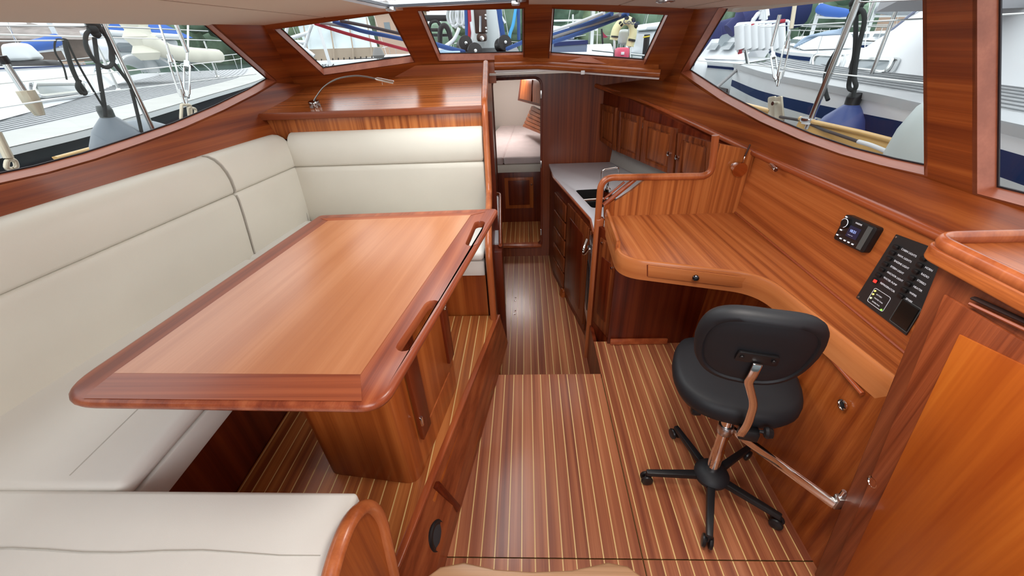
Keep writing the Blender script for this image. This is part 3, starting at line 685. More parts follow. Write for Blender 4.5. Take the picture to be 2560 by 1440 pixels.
# seats
def seat(name, x0, x1, y0, y1, label, base=.563, skew=(0, 0), rr=.024):
    t = thing(name, label, 'cushion')
    cushion('seat_pad', [(x0+skew[0], y0, base), (x1, y0, base), (x1, y1, base), (x0+skew[1], y1, base)], [(x0+skew[0], y0, ZS), (x1, y0, ZS), (x1, y1, ZS), (x0+skew[1], y1, ZS)], FAB, t, r=rr, puff=.006, n=8)
    return t
SA = seat('seat_cushion', -1.72, -1.05, .565, 1.84, 'long cream seat cushion along the port side beside the table')
tube('seam', [(-1.215, .60+(1.22*k/8), ZS+.0040-.004*abs(k/4-1)**3) for k in range(9)], .0020, SEAMF, SA, 5)
SB = seat('seat_cushion', -1.62, -1.05, 1.845, 2.36, 'cream corner seat cushion mostly hidden by the table', skew=(.0, .1))
SC = seat('seat_cushion', -1.045, -.235, 1.85, 2.36, 'cream seat cushion under the forward edge of the table')
SD = seat('seat_cushion', -1.75, -.43, -.25, .56, 'large cream near seat cushion filling the lower left corner', rr=.012)
n8 = 14
tube('seam', [(-1.70+(1.24*k/n8), .418+.004*sin(k*1.3), ZS+.0052*(1-(abs(k/7-1))**2)-.0008) for k in range(n8+1)], .0020, SEAMF, SD, 5)
# upholstered fascia and plinths
def basepanel(name, a, b, nrm, label):
    """fascia from a to b at seat-front line"""
    t = thing(name, label, 'bench base'); a, b, n = V(a), V(b), V(nrm)
    o = V((a.x, a.y, 0)); t.location = o; a = a-o; b = b-o
    quad('padded_fascia', a+V((0, 0, .473)), b+V((0, 0, .473)), b+V((0, 0, .560)), a+V((0, 0, .560)), n*-.05, FAB, t, bev=.006)
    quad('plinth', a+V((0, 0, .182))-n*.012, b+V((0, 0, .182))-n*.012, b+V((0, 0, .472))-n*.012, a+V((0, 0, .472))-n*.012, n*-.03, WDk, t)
    return t
basepanel('port_bench', (-1.052, .30, 0), (-1.052, 1.86, 0), (1, 0, 0), 'dark mahogany base with cream fascia below the port seat')
b2 = basepanel('forward_bench', (-1.048, 1.862, 0), (-.236, 1.862, 0), (0, -1, 0), 'mahogany base with cream fascia below the forward seat')
b2.children[1].data.materials[0] = WZ
nb = thing('near_bench', 'mahogany base below the near cream seat cushion', 'bench base', (0, 0, 0))
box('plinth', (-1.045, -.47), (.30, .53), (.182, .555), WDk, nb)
# near armrest end panel with solid rounded top
ar = thing('bench_end_panel', 'curved mahogany bench end panel right of the near seat cushion', 'bench end', (0, 0, 0))
pa = [az(825, 1440, .52), az(870, 1310, .60), az(915, 1262, .645), az(952, 1300, .60), az(975, 1440, .50)]
def arp(px, py, z): return az(px, py, z)
pl_end = Plane((-.425, .2, .3), (-.395, .6, .3), (-.42, .4, .8))
ep = [pl_end.at(812, 1500), pl_end.at(835, 1400), pl_end.at(872, 1300), pl_end.at(918, 1256), pl_end.at(950, 1290), pl_end.at(985, 1450), pl_end.at(995, 1560)]
sm2 = rpath(ep, .05, 5)
prism('end_panel', sm2+[V((sm2[-1].x, sm2[-1].y, .2)), V((sm2[0].x, sm2[0].y, .2))], (-.014, 0, 0), WZ, ar)
tube('top_trim', sm2, .019, WMo, ar, 12, flat=.8)

# ------------------------------------------------------------------ table
ZT = .90
ZE = .886
tb = thing('dining_table', 'large varnished mahogany dining table with two grip slots', 'table', (0, 0, 0))
co = [az(112, 1014, ZE), az(958, 1027, ZE), az(1249, 526, ZE), az(800, 543, ZE)]
out_ = rounded(co, [.10, .07, .035, .03], 8)
def inset(loop, d, z):
    m = len(loop); r = []
    c = sum(loop, V())/m
    for i in range(m):
        a, b = loop[i-1], loop[(i+1) % m]; e = (b-a); n = V((-e.y, e.x, 0)).normalized()
        p = loop[i]
        if n.dot(c-p) < 0: n = -n
        q = p+n*d; r.append(V((q.x, q.y, z)))
    return r
def slotp(a, b, wd, z, n=6):
    a, b = V((a.x, a.y, z)), V((b.x, b.y, z)); d = (b-a).normalized(); s = V((-d.y, d.x, 0)); r = wd/2; L_ = []
    for k in range(n+1): t = pi*k/n; L_.append(b-d*r+s*(cos(t)*r)+d*(sin(t)*r))
    for k in range(n+1): t = pi*k/n; L_.append(a+d*r-s*(cos(t)*r)-d*(sin(t)*r))
    return L_
s1 = (az(1003, 878, ZT), az(1087, 750, ZT)); s2 = (az(1176, 614, ZT), az(1201, 552, ZT))
R_ = .015
prf = [(R_, ZT-.03), (R_*.3, ZT-.026), (0, ZT-.0175), (0, ZT-.0125), (R_*.12, ZT-.007), (R_*.45, ZT-.0025), (R_, ZT-.0005)]
rings = [inset(out_, d, z) for d, z in prf]
vs, fs = [], []; m = len(out_)
for r in rings: vs += r
for k in range(len(rings)-1):
    for i in range(m): fs.append((k*m+i, k*m+(i+1) % m, (k+1)*m+(i+1) % m, (k+1)*m+i))
def cap(loop, holes, rev):
    global vs, fs
    ls_ = [loop]+holes; tr_ = tessellate_polygon(ls_); k = len(vs); vs += [p for l in ls_ for p in l]
    fs += [tuple(k+i for i in (reversed(t) if rev else t)) for t in tr_]
def slot_rings(s, zt, wd=.040):
    return [slotp(s[0], s[1], wd, zt)]
SL = []
for s in (s1, s2):
    topr = slotp(s[0], s[1], .046, ZT-.0005); midr = slotp(s[0]+(s[1]-s[0])*.006, s[1]-(s[1]-s[0])*.006, .040, ZT-.005); botr = slotp(s[0]+(s[1]-s[0])*.006, s[1]-(s[1]-s[0])*.006, .040, ZT-.03)
    SL.append((topr, botr)); k = len(vs); n = len(topr); vs += topr+midr+botr
    for j in range(2):
        for i in range(n): fs.append((k+j*n+i, k+j*n+(i+1) % n, k+(j+1)*n+(i+1) % n, k+(j+1)*n+i))
cap(rings[-1], [SL[0][0], SL[1][0]], False); cap(rings[0], [SL[0][1], SL[1][1]], True)
slab = mesh('table_top', vs, fs, WTe, tb, smooth=True, ang=50)
# veneered fields set into the top
z2 = ZT+.0002
ic = [az(284, 933, z2), az(901, 936, z2), az(1177, 538, z2), az(820, 552, z2)]
oc = [az(146, 993, z2), az(940, 1008, z2), az(1237, 534, z2), az(796, 547, z2)]
oi_ = inset(out_, .0155, z2)
prism('centre_field', ic, (0, 0, .0005), WTb, tb)
gap = .0006
def band4(a, b, c, d, mat, nm, holes=()): return prism(nm, [a, b, c, d], (0, 0, .0004), mat, tb, holes=holes)
# near and far cross bands (grain across)
def line_hit(p, q, t): return p+(q-p)*t
oN = [p for p in oi_]
def nearest(c): return min(oN, key=lambda p: (p-c).length)
cN = [V(p) for p in inset(co, .0155, z2)]
nl, nr2 = az(205, 996, z2), az(905, 1003, z2)
band4(nl, nr2, ic[1]-V((0, gap, 0)), ic[0]-V((0, gap, 0)), WTx, 'cross_band')
fl2, fr2 = az(801, 546, z2), az(1213, 530, z2)
band4(ic[3]+V((0, gap, 0)), ic[2]+V((0, gap, 0)), fr2, fl2, WTx, 'cross_band')
# pedestal
pdl = thing('table_pedestal', 'broad rounded mahogany pedestal cabinet under the dining table', 'pedestal', (0, 0, 0))
pb = rounded([az(815, 1182, .21), az(1045, 1212, .21), az(1146, 956, .21), V((-.62, 1.36, .21))], [.05, .05, .03, .03], 6)
pb = [V((p.x, p.y, .211)) for p in pb]
tp = [V((p.x*1.0-.02*(p.x < -.6), p.y, ZT-.032)) for p in pb]
n = len(pb)
mesh('pedestal_body', pb+tp, [tuple(reversed(range(n))), tuple(range(n, 2*n))]+[(i, (i+1) % n, n+(i+1) % n, n+i) for i in range(n)], WZ, pdl, smooth=True, ang=45)
NR_, FR_ = az(1047, 1212, .21), az(1147, 956, .21)
dn = (FR_-NR_).normalized(); sn = V((dn.y, -dn.x, 0))
def pf(u, z, o=0): q = NR_+dn*(.03+u*((FR_-NR_).length-.04))+sn*(o+.001); return V((q.x, q.y, z))
dr = quad('door', pf(.14, .37), pf(.90, .37), pf(.90, .84), pf(.14, .84), sn*.004, WZ, pdl, bev=.001)
for u0, u1, z0 in ((.10, .26, .36), (.80, .93, .42)):
    l_ = quad('support_arm', pf(u0, z0), pf(u1, z0), pf(u1, .86), pf(u0, .86), sn*.016, WDk, pdl, bev=.003)
c1 = pf(.86, .69, .016); lathe('ring_pull', [(.016, 0), (.016, .003), (.012, .004), (.010, .001)], CHR, pdl, 20, c=c1, axis=sn)
c2 = pf(.12, .45, .016); box('catch', (c2.x-.006, c2.x+.006), (c2.y-.008, c2.y+.004), (c2.z-.02, c2.z+.02), CHR, pdl, bev=.002)
tube('strip', [pf(.27, .37, .004), pf(.80, .37, .004)], .003, WMo, pdl, 6)

# ------------------------------------------------------------------ chart table (desk)
ZK = .72
dk = thing('chart_table', 'wide mahogany chart table with a drawer and rounded raised edge', 'desk', (0, 0, 0))
fr0 = [az(1513, 545, ZK), az(1528, 590, ZK), az(1562, 650, ZK), az(1650, 672, ZK), az(1760, 683, ZK), az(1890, 694, ZK), az(1935, 725, ZK), az(2000, 775, ZK), az(2120, 867, ZK), az(2228, 952, ZK)]
fr1 = rpath([az(1513, 545, ZK), az(1548, 652, ZK), az(1905, 694, ZK), az(2240, 962, ZK)], [.0, .10, .10, 0], 8)
bx = 1.105
top = fr1+[V((bx, .76, ZK)), V((bx, 2.055, ZK)), V((fr1[0].x, 2.055, ZK))]
prism('desk_top', [V((p.x, p.y, ZK-.02)) for p in top], (0, 0, .02), WYs, dk)
def offs(path, d, z):
    r = []
    for i, p in enumerate(path):
        e = path[min(i+1, len(path)-1)]-path[max(i-1, 0)]; n = V((e.y, -e.x, 0)).normalized()
        r.append(V((p.x+n.x*d, p.y+n.y*d, z)))
    return r
def strip_solid(name, path, prof, mat, parent):
    vs, fs = [], []; m = len(prof)
    for d, z in prof: pass
    cols = [offs(path, d, z) for d, z in prof]
    n = len(path)
    for i in range(n):
        for k in range(m): vs.append(cols[k][i])
    for i in range(n-1):
        for k in range(m): fs.append((i*m+k, i*m+(k+1) % m, (i+1)*m+(k+1) % m, (i+1)*m+k))
    fs.append(tuple(range(m))); fs.append(tuple((n-1)*m+k for k in reversed(range(m))))
    return mesh(name, vs, fs, mat, parent, smooth=True, ang=35)
FH = .080
# raised at the passage end, low elsewhere
ed = strip_solid('front_edge', fr1, [(-.024, ZK-FH), (0, ZK-FH), (.002, ZK-.03), (0, ZK+.002), (-.004, ZK+.010), (-.010, ZK+.013), (-.018, ZK+.010), (-.024, ZK+.0005)], WYs, dk)
fp = fr1[:6]
WDE = wood('desk_edge_solid', 'x', (.40, .115, .032), (.50, .165, .050), (.56, .20, .065), stripe=18, contrast=.8, flat=1)
ed.data.materials[0] = WDE
strip_solid('side_fiddle', [fr1[0]+V((0, 0, 0)), fr1[0].lerp(fr1[1], .5), fr1[0].lerp(fr1[1], .8), fr1[1]], [(.001, ZK-.02), (.003, ZK+.02), (0, ZK+.045), (-.008, ZK+.052), (-.016, ZK+.045), (-.018, ZK-.001)], WYs, dk)
# drawer front in the desk apron
dA, dB = az(1620, 690, ZK-.03), az(1865, 712, ZK-.03)
ex = (fr1[-3]-fr1[2])
a1, a2 = V((fr1[9].x, fr1[9].y, 0)), V((fr1[10].x, fr1[10].y, 0))
for i in range(2, len(fr1)-1):
    if (fr1[i+1]-fr1[i]).length > .3: a1, a2 = fr1[i], fr1[i+1]; break
def apr(px, py): # point on the apron plane
    return Plane(a1, a2, a1+V((0, 0, -1))).at(px, py)
nrm = V(((a2-a1).y, -(a2-a1).x, 0)).normalized()
dq = [apr(1620, 690), apr(1864, 719), apr(1864, 692), apr(1620, 662)]
gq = [dq[0]+(dq[0]-dq[2])*.012, dq[1]+(dq[1]-dq[3])*.012, dq[2]+(dq[2]-dq[0])*.012, dq[3]+(dq[3]-dq[1])*.012]
quad('drawer_gap', *[p+nrm*.0005 for p in gq], nrm*.0022, WDk, dk)
dr = quad('drawer', *[p+nrm*.001 for p in dq], nrm*.005, WDE, dk, bev=.0015)
lathe('drawer_knob', [(.008, 0), (.008, .004), (.013, .008), (.013, .014), (.009, .018), (0, .019)], plain('dark_knob_steel', (.10, .10, .11), .15, metal=1), dr, 20, c=apr(1739, 690)+nrm*.006, axis=nrm)
dk2 = thing('desk_pedestal', 'dark mahogany cupboard panels below the chart table', 'cabinet', (0, 0, 0))
box('front_panel', (.455, .96), (1.85, 1.87), (0, ZK-.03), WDk, dk2)
box('kickboard', (.47, .80), (1.835, 1.85), (.002, .04), WMy, dk2, bev=.004)
s0, s1_ = V((.385, 2.03, 0)), V((.462, 1.85, 0))
sdn = V((-(s1_-s0).y*-1, 0, 0))
nn = V((-.92, -.39, 0))
quad('side_panel', s0+V((0, 0, -.28)), s1_+V((0, 0, -.28)), s1_+V((0, 0, ZK-.05)), s0+V((0, 0, ZK-.05)), (.02, .01, 0), WDk, dk2)
lerp = lambda u, z: V((s0.x*(1-u)+s1_.x*u, s0.y*(1-u)+s1_.y*u, z))
sd_ = quad('door', lerp(.15, .06), lerp(.95, .04), lerp(.95, ZK-.10), lerp(.15, ZK-.10), nn*.008, WLo, dk2, bev=.002)
quad('door_panel', lerp(.32, .14), lerp(.78, .13), lerp(.78, ZK-.2), lerp(.32, ZK-.2), nn*.012, WDk, sd_, bev=.004)
for u, z in ((.3, .60), (.85, .50)):
    c = lerp(u, z)+nn*.012; lathe('hinge_pin', [(.006, 0), (.007, .006), (0, .008)], CHR, sd_, 12, c=c, axis=nn)
c = ay(1887, 757, 1.85); lathe('knob', [(.008, 0), (.008, .008), (.012, .012), (0, .016)], CHR, dk2, 16, c=c, axis=(0, -1, 0))
# panel wall above the desk with the instruments
pw = sroot('wall_right', 'mahogany panel wall above the chart table')
XT = (R0.x+R1.x)/2+.006
mesh('wall_panel', [(bx, .0, ZK-.02), (bx, 2.07, ZK-.02), (XT, 2.07, R0.z), (XT, 0, R0.z), (bx+.03, .0, ZK-.02), (bx+.03, 2.07, ZK-.02), (XT+.03, 2.07, R0.z), (XT+.03, 0, R0.z)], HEX, WYw, pw)
tube('cable_cover', [(bx-.004, .8, ZK+.004), (bx-.004, 2.05, ZK+.004)], .005, WMy, pw, 6)
PW = Plane((bx, .0, ZK-.02), (bx, 2.0, ZK-.02), (XT, .8, R0.z))
nW = -PW.n
# partition with hand rail
YP = 2.055
par = thing('galley_partition', 'ribbon striped mahogany partition between chart table and galley', 'partition', (0, 0, 0))
zr = ay(1505, 445, YP).z
def yp(px, py, o=0): q = ay(px, py, YP); q.y += o; return q
pol = [yp(1536, 560), yp(1840, 560), yp(1888, 378), yp(1862, 372), yp(1800, 360), yp(1790, 400), yp(1775, 432), yp(1750, 441), yp(1620, 444), yp(1575, 480), yp(1536, 505)]
pol[0].z = pol[1].z = .55
pol[0].x = pol[-1].x
prism('partition_panel', pol, (0, .02, 0), WZs, par)
prism('inner_post', [yp(1510, 545), yp(1536, 545), yp(1536, 500), yp(1510, 518)], (0, .02, 0), WZ, par)
tube('corner_brace', [yp(1510, 500, .01), yp(1562, 456, .01)], .006, WMy, par, 8)
tube('corner_brace', [yp(1510, 514, .01), yp(1590, 448, .01)], .013, WMy, par, 8)
hr_ = thing('hand_rail', 'bent mahogany grab rail running from post over the partition', 'rail', (0, 0, 0))
bot = V((ay(1494, 560, YP).x-.002, YP, ZL))
rp_ = rpath([bot, yp(1503, 444), yp(1778, 440), yp(1789, 338)], [0, .07, .06, 0], 8)
tube('rail_tube', rp_, .0175, WMo, hr_, 12)
box('post', (bot.x-.012, bot.x+.035), (YP-.018, YP+.025), (ZL, ZK-.01), WMo, hr_, bev=.008, seg=3)
# wall mirror/hand mirror: round polished disc lamp on the partition, cupboard knob light
ml = thing('round_wall_lamp', 'round copper coloured disc lamp hanging at the partition corner', 'lamp', yp(1846, 422, -.012))
c = yp(1846, 422, -.012)
lathe('lamp_disc', [(.034, 0), (.036, .004), (.034, .010), (0, .011)], plain('polished_copper', (.62, .36, .20), .12, metal=1), ml, 28, axis=(0, -1, 0))
lathe('lamp_ring', [(.020, 0), (.020, .008), (.010, .010)], CHR, ml, 20, c=(-.030, .0, .018), axis=(0, -1, 0))
tube('lamp_hook', [(.006, -.004, .033), (.007, -.004, .05), (.009, 0, .062)], .002, CHR, ml, 6)
tube('lamp_cord', [(.009, 0, .062), (.02, 0, .12)], .004, plain('dark_cord', (.05, .015, .01), .6), ml, 6)
cl = thing('reading_light', 'small chrome tube light under the starboard rail', 'light', (0, 0, 0))
p0, p1 = PW.at(1938, 412)+nW*.02, PW.at(1968, 426)+nW*.05
lathe('light_tube', [(.006, 0), (.010, .004), (.010, (p1-p0).length), (.008, (p1-p0).length+.002)], CHR, cl, 14, c=p0, axis=(p1-p0))
tube('light_stem', [PW.at(1925, 392), p0], .004, STE, cl, 6)
# stereo
st = thing('stereo', 'black marine stereo with lit screen on the desk wall', 'radio', (0, 0, 0))
S4 = [PW.at(2098, 597), PW.at(2174, 634), PW.at(2212, 571), PW.at(2131, 536)]
S4r = rounded(S4, .010, 4)
prism('body', S4r, nW*.022, PLB, st, bev=.003)
def sf(u, v, o=.0225): return ((S4[0]*(1-u)+S4[1]*u)*(1-v)+(S4[3]*(1-u)+S4[2]*u)*v)+nW*o
LCD = plain('stereo_screen', (.01, .01, .02), .3, emit=(.03, .04, .12), es=.3)
LED = plain('lit_white_key', (.7, .75, .85), .5, emit=(.9, .93, 1), es=.9)
GRY = plain('grey_key', (.09, .10, .10), .5)
prism('screen', [sf(.30, .30), sf(.64, .30), sf(.64, .72), sf(.30, .72)], nW*.0008, LCD, st)
kb = sf(.15, .72, .022); lathe('volume_knob', [(.016, 0), (.016, .008), (.014, .010), (0, .010)], PLB, st, 20, c=kb, axis=nW)
tube('knob_ring', [kb+nW*.009+(S4[1]-S4[0]).normalized()*(.0155*cos(t))+(S4[3]-S4[0]).normalized()*(.0155*sin(t)) for t in [k*pi/8-1.2 for k in range(11)]], .0009, LED, st, 5)
for u, v in ((.22, .13), (.36, .13), (.49, .13), (.62, .13), (.07, .20), (.10, .42), (.06, .92)):
    prism('key', [sf(u-.03, v-.02), sf(u+.03, v-.02), sf(u+.03, v+.02), sf(u-.03, v+.02)], nW*.0012, LED, st)
prism('grey_bar', [sf(.76, .06), sf(.90, .06), sf(.90, .94), sf(.76, .94)], nW*.001, GRY, st)
def text_obj(name, s, size, org, ux, uy, mat, parent, th=.0004):
    cu = bpy.data.curves.new(name, 'FONT'); cu.body = s; cu.size = size; cu.extrude = th
    ob = bpy.data.objects.new(name, cu); col.objects.link(ob)
    ux = ux.normalized(); n = ux.cross(uy).normalized(); uy = n.cross(ux)
    ob.matrix_world = Matrix.Translation(org) @ Matrix((ux, uy, n)).transposed().to_4x4()
    cu.materials.append(mat)
    if parent: ob.parent = parent
    return ob
uS = (S4[1]-S4[0]); vS = (S4[3]-S4[0])
TXT = plain('white_print', (.75, .75, .75), .6, emit=(.7, .8, 1), es=.25)
text_obj('screen_text', '10:21', .013, sf(.36, .50, .0238), uS, vS, plain('screen_text_blue', (.2, .3, .7), .5, emit=(.45, .55, 1), es=.8), st)
text_obj('screen_text', '---- --', .010, sf(.36, .36, .0238), uS, vS, TXT, st)
text_obj('badge_text', 'MARINE', .008, sf(.40, .84, .0238), uS, vS, TXT, st, .0002)
# switch panel
sw = thing('switch_panel', 'black breaker switch panel with white print and red light', 'switch panel', (0, 0, 0))
Q4 = [PW.at(2143, 744), PW.at(2268, 838), PW.at(2390, 640), PW.at(2243, 586)]
prism('panel_plate', Q4, nW*.004, plain('switch_panel_black', (.018, .019, .021), .42, bump=.1, bscale=1500), sw)
def qf(u, v, o=.0045): return ((Q4[0]*(1-u)+Q4[1]*u)*(1-v)+(Q4[3]*(1-u)+Q4[2]*u)*v)+nW*o
uQ, vQ = Q4[1]-Q4[0], Q4[3]-Q4[0]
for i, s in enumerate(('CABIN LIGHTS', 'NAVI. LIGHTS', 'ENGINE LIGHT', 'STERN LIGHT', 'ANCHOR LIGHT', 'WATER PUMP', 'REFRIGERATOR')):
    v = .86-i*.083
    text_obj('print', s, .0082, qf(.23, v-.008), uQ, vQ, TXT, sw, .0002)
    text_obj('print', ('BILGE PUMP', 'HORN', 'RADIO', 'STEREO', 'HEATER', 'WIPER', 'SPARE')[i], .0082, qf(.72, v-.008), uQ, vQ, TXT, sw, .0002)
    for u in (.10, .60): prism('switch', [qf(u, v-.022), qf(u+.09, v-.022), qf(u+.09, v+.024), qf(u, v+.024)], nW*.007, PLB, sw, bev=.001)
v = .86-6*.083
prism('red_lamp', [qf(.155, v-.018, .012), qf(.205, v-.018, .012), qf(.205, v+.018, .012), qf(.155, v+.018, .012)], nW*.003, plain('red_lit_lens', (.8, .03, .03), .4, emit=(1, .03, .02), es=1.6), sw)
tube('gauge_outline', rounded([qf(.20, .06), qf(.52, .06), qf(.52, .27), qf(.20, .27)], .006, 3), .0007, TXT, sw, 5, closed=True)
for u, v, cc in ((.235, .235, (.9, .8, .2)), (.235, .185, (.9, .8, .2)), (.235, .125, (.8, .9, .5)), (.49, .075, (.3, .9, .1))):
    lathe('indicator', [(.003, 0), (.003, .002), (0, .003)], plain('led', cc, .4, emit=cc, es=.9), sw, 10, c=qf(u, v), axis=nW)
for i, s in enumerate(('BATTERY', 'WATER TANK', 'SHORE PWR')): text_obj('print', s, .0055, qf(.28, .20-.055*i), uQ, vQ, TXT, sw, .0002)
prism('display_window', [qf(.70, .05), qf(.98, .05), qf(.98, .33), qf(.70, .33)], nW*.002, plain('display_dark', (.015, .012, .01), .2), sw)
tube('display_frame', rounded([qf(.68, .03), qf(1.0, .03), qf(1.0, .35), qf(.68, .35)], .004, 3), .001, GRY, sw, 5, closed=True)
for u, v in ((.035, .03), (.035, .97)): lathe('screw', [(.0035, 0), (.003, .0015), (0, .002)], STE, sw, 10, c=qf(u, v, .004), axis=nW)
# side panel below the desk (starboard), with pulls
sp2 = sroot('wall_right', 'mahogany side panel under the chart table beside the stool')
mesh('side_panel', [(.955, .3, 0), (.94, 1.86, 0), (.98, 1.86, ZK-.03), (.985, .3, ZK-.03), (1.0, .3, 0), (.98, 1.86, 0), (1.02, 1.86, ZK-.03), (1.03, .3, ZK-.03)], HEX, WZ, sp2)
PSd = Plane((.955, .3, 0), (.94, 1.86, 0), (.985, .3, ZK-.03))
nS = -PSd.n
tube('panel_moulding', [PSd.at(2052, 862)+nS*.004, PSd.at(2160, 985)+nS*.004], .008, WMy, sp2, 8)
def pull(name, pl, px, py, nrm_, parent, r=.017):
    c = pl.at(px, py)+nrm_*.004
    return lathe(name, [(r, 0), (r, .003), (r*.75, .0045), (r*.68, .0015), (0, .001)], CHR, parent, 24, c=c, axis=nrm_)
pull('ring_pull', PSd, 2110, 1012, nS, sp2)

# ------------------------------------------------------------------ tall cabinet at the right edge
tc_ = thing('tall_cabinet', 'tall mahogany cabinet with framed door cut by the right edge', 'cabinet', (0, 0, 0))
PC = Plane((.93, .849, 1.09), (.93, .65, 0), (.93, .2, .5), V((0, .5, .8)))
e_t, e_b = PC.at(2345, 655), PC.at(2012, 1470)
zt1 = 1.088
ft = [V((.93, e_t.y, zt1)), V((.93, .10, zt1)), V((.93, .10, -.002)), V((.93, .655, -.002))]
prism('cabinet_side', ft, (.165, 0, 0), wood('cabinet_side_veneer', 'z', (.15, .032, .011), (.23, .056, .019), (.31, .082, .028), stripe=40, rough=.4, coat=.15), tc_, bev=.008, seg=3)
X0 = .93
def cq(px, py, o=0): q = PC.at(px, py); q.x -= o; return q
# framed door: stile, rails, raised panel
dA = [cq(2368, 735), cq(2110, 1500), V((.93, .16, .02)), V((.93, .16, cq(2560, 845).z))]
dA[3] = onl(cq(2368, 735), cq(2560, 843), .16)
stl = [cq(2368, 735), cq(2416, 762), cq(2100, 1440), cq(2030, 1560)]
door = prism('door', [cq(2368, 735), V((.93, .12, onl(cq(2368, 735), cq(2560, 848), .12).z)), V((.93, .12, .02)), cq(2060, 1500)], (-.008, 0, 0), WDk, tc_, bev=.003)
door.data.materials[0] = wood('cabinet_frame', 'z', (.14, .026, .008), (.26, .058, .018), (.34, .085, .028), stripe=60)
ORG = wood('cabinet_panel_orange', 'z', (.30, .050, .006), (.46, .105, .012), (.56, .155, .020), stripe=14, contrast=.8)
t1 = onl(cq(2412, 835), cq(2560, 905), .14)
prism('door_panel', [cq(2412, 835, .008), V((.922, .14, t1.z)), V((.922, .14, .05)), cq(2118, 1440, .008)], (-.004, 0, 0), ORG, door, bev=.003)
# grip slot
gs0, gs1 = cq(2445, 745, .0085), cq(2600, 815, .0085)
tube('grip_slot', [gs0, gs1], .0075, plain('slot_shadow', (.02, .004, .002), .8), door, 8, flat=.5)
tube('slot_lip', [gs0+V((0, 0, -.014)), gs1+V((0, 0, -.014))], .004, WMy, door, 6)
lathe('ring_pull', [(.017, 0), (.017, .003), (.013, .0045), (.011, .0015), (0, .001)], CHR, tc_, 24, c=cq(2188, 1206, .004), axis=(-1, 0, 0))
# top with fiddle
ct = [V((.895, e_t.y+.03, 1.09)), V((.895, .10, 1.09)), V((1.22, .10, 1.09)), V((1.22, e_t.y+.03, 1.09))]
ctp = rounded(ct, [.05, 0, 0, 0], 6)
prism('cabinet_top', ctp, (0, 0, .035), WYs, tc_, bev=.006, seg=3)
fpth = rpath([V((.905, .10, 1.135)), V((.905, e_t.y+.018, 1.135)), V((1.215, e_t.y+.018, 1.135))], .05, 6)
tube('fiddle', fpth, .011, WMo, tc_, 10, flat=1.5)

# ------------------------------------------------------------------ galley
ZG = .62
gc = thing('galley_cabinet', 'angled galley base cabinet with drawers and dark doors', 'cabinet', (0, 0, 0))
g_ = [az(1384, 440, ZG), az(1478, 545, ZG), V((.372, 2.09, ZG))]      # front line top
gp = [V((p.x, p.y, 0)) for p in g_]
vs, fs = [], []
body = [gp[0], gp[1], gp[2], V((1.15, 2.09, 0)), V((1.15, 3.53, 0)), V((gp[0].x-.02, 3.53, 0))]
prism('cabinet_body', [V((p.x+.012, p.y, ZL)) for p in body], (0, 0, ZG-ZL-.02), WDk, gc, holes=[[V((p.x, p.y, ZL)) for p in rounded([az(1437, 474, ZG), az(1480, 520, ZG), az(1560, 512, ZG), az(1520, 470, ZG)], .03, 4)]])
wt = thing('galley_worktop', 'pale grey galley worktop with a cut out for the sink', 'worktop', (0, 0, 0))
skc = [az(1437, 474, ZG), az(1480, 520, ZG), az(1560, 512, ZG), az(1520, 470, ZG)]
sk = rounded(skc, .03, 4)
prism('worktop_slab', [V((p.x, p.y, ZG-.02)) for p in body], (0, 0, .02), WHT, wt, holes=[[V((p.x, p.y, ZG-.02)) for p in sk]], bev=.003)
tube('front_edging', rpath([g_[0]+V((0, .3, -.014)), g_[0]+V((0, 0, -.014)), g_[1]+V((0, 0, -.014)), g_[2]+V((0, 0, -.014))], .02), .010, WMy, wt, 8)
sn_ = thing('galley_sink', 'black and steel double sink let into the galley worktop', 'sink', (0, 0, 0))
mB = len(sk); lo_ = [V((p.x*.97+.02, p.y, ZG-.15)) for p in sk]
mesh('bowl', [V((p.x, p.y, ZG-.004)) for p in sk]+lo_, [(i, (i+1) % mB, mB+(i+1) % mB, mB+i) for i in range(mB)]+[tuple(range(mB, 2*mB))], plain('dark_sink', (.02, .02, .02), .18, coat=.5), sn_, smooth=True)
mid0, mid1 = skc[0].lerp(skc[1], .55), skc[3].lerp(skc[2], .55)
tube('divider', [mid0+V((0, 0, -.01)), mid1+V((0, 0, -.01))], .012, CHR, sn_, 8)
for p in (skc[0].lerp(skc[2], .3), skc[0].lerp(skc[2], .7)): lathe('drain', [(.03, 0), (.028, .004), (0, .005)], CHR, sn_, 16, c=(p.x, p.y, ZG-.148))
fc = thing('galley_tap', 'chrome framed tap standing behind the galley sink', 'tap', (0, 0, 0))
tube('tap_frame', rpath([ay(1504, 448, 2.75), ay(1505, 425, 2.75), ay(1546, 418, 2.75), ay(1548, 452, 2.75)], .02), .006, CHR, fc, 8)
lathe('tap_base', [(.02, 0), (.02, .02), (.012, .03), (.012, .10)], CHR, fc, 14, c=(ay(1520, 470, 2.75).x, 2.75, ZG))
# cabinet fronts: drawers stack and doors, oven
def gfront(u, z, seg=0, o=0):
    a, b = (gp[0], gp[1]) if seg == 0 else (gp[1], gp[2])
    d = (b-a).normalized(); n = V((-d.y, d.x, 0))
    if n.x > 0: n = -n
    q = a+(b-a)*u+n*(o-.010); return V((q.x, q.y, z))
def gpanel(name, seg, u0, u1, z0, z1, mat, parent, t=.012):
    a, b, c, d = gfront(u0, z0, seg), gfront(u1, z0, seg), gfront(u1, z1, seg), gfront(u0, z1, seg)
    n = gfront(0, 0, seg, 1)-gfront(0, 0, seg, 0)
    return quad(name, a, b, c, d, n*t, mat, parent, bev=.002)
for k in range(5):
    z = .50-.145*k; gpanel('drawer', 0, .04, .40, z-.125, z, WLo, gc)
gd = gpanel('door', 0, .45, .97, -.20, .54, WLo, gc); gpanel('door_panel', 0, .54, .88, -.12, .46, WDk, gd, t=.016)
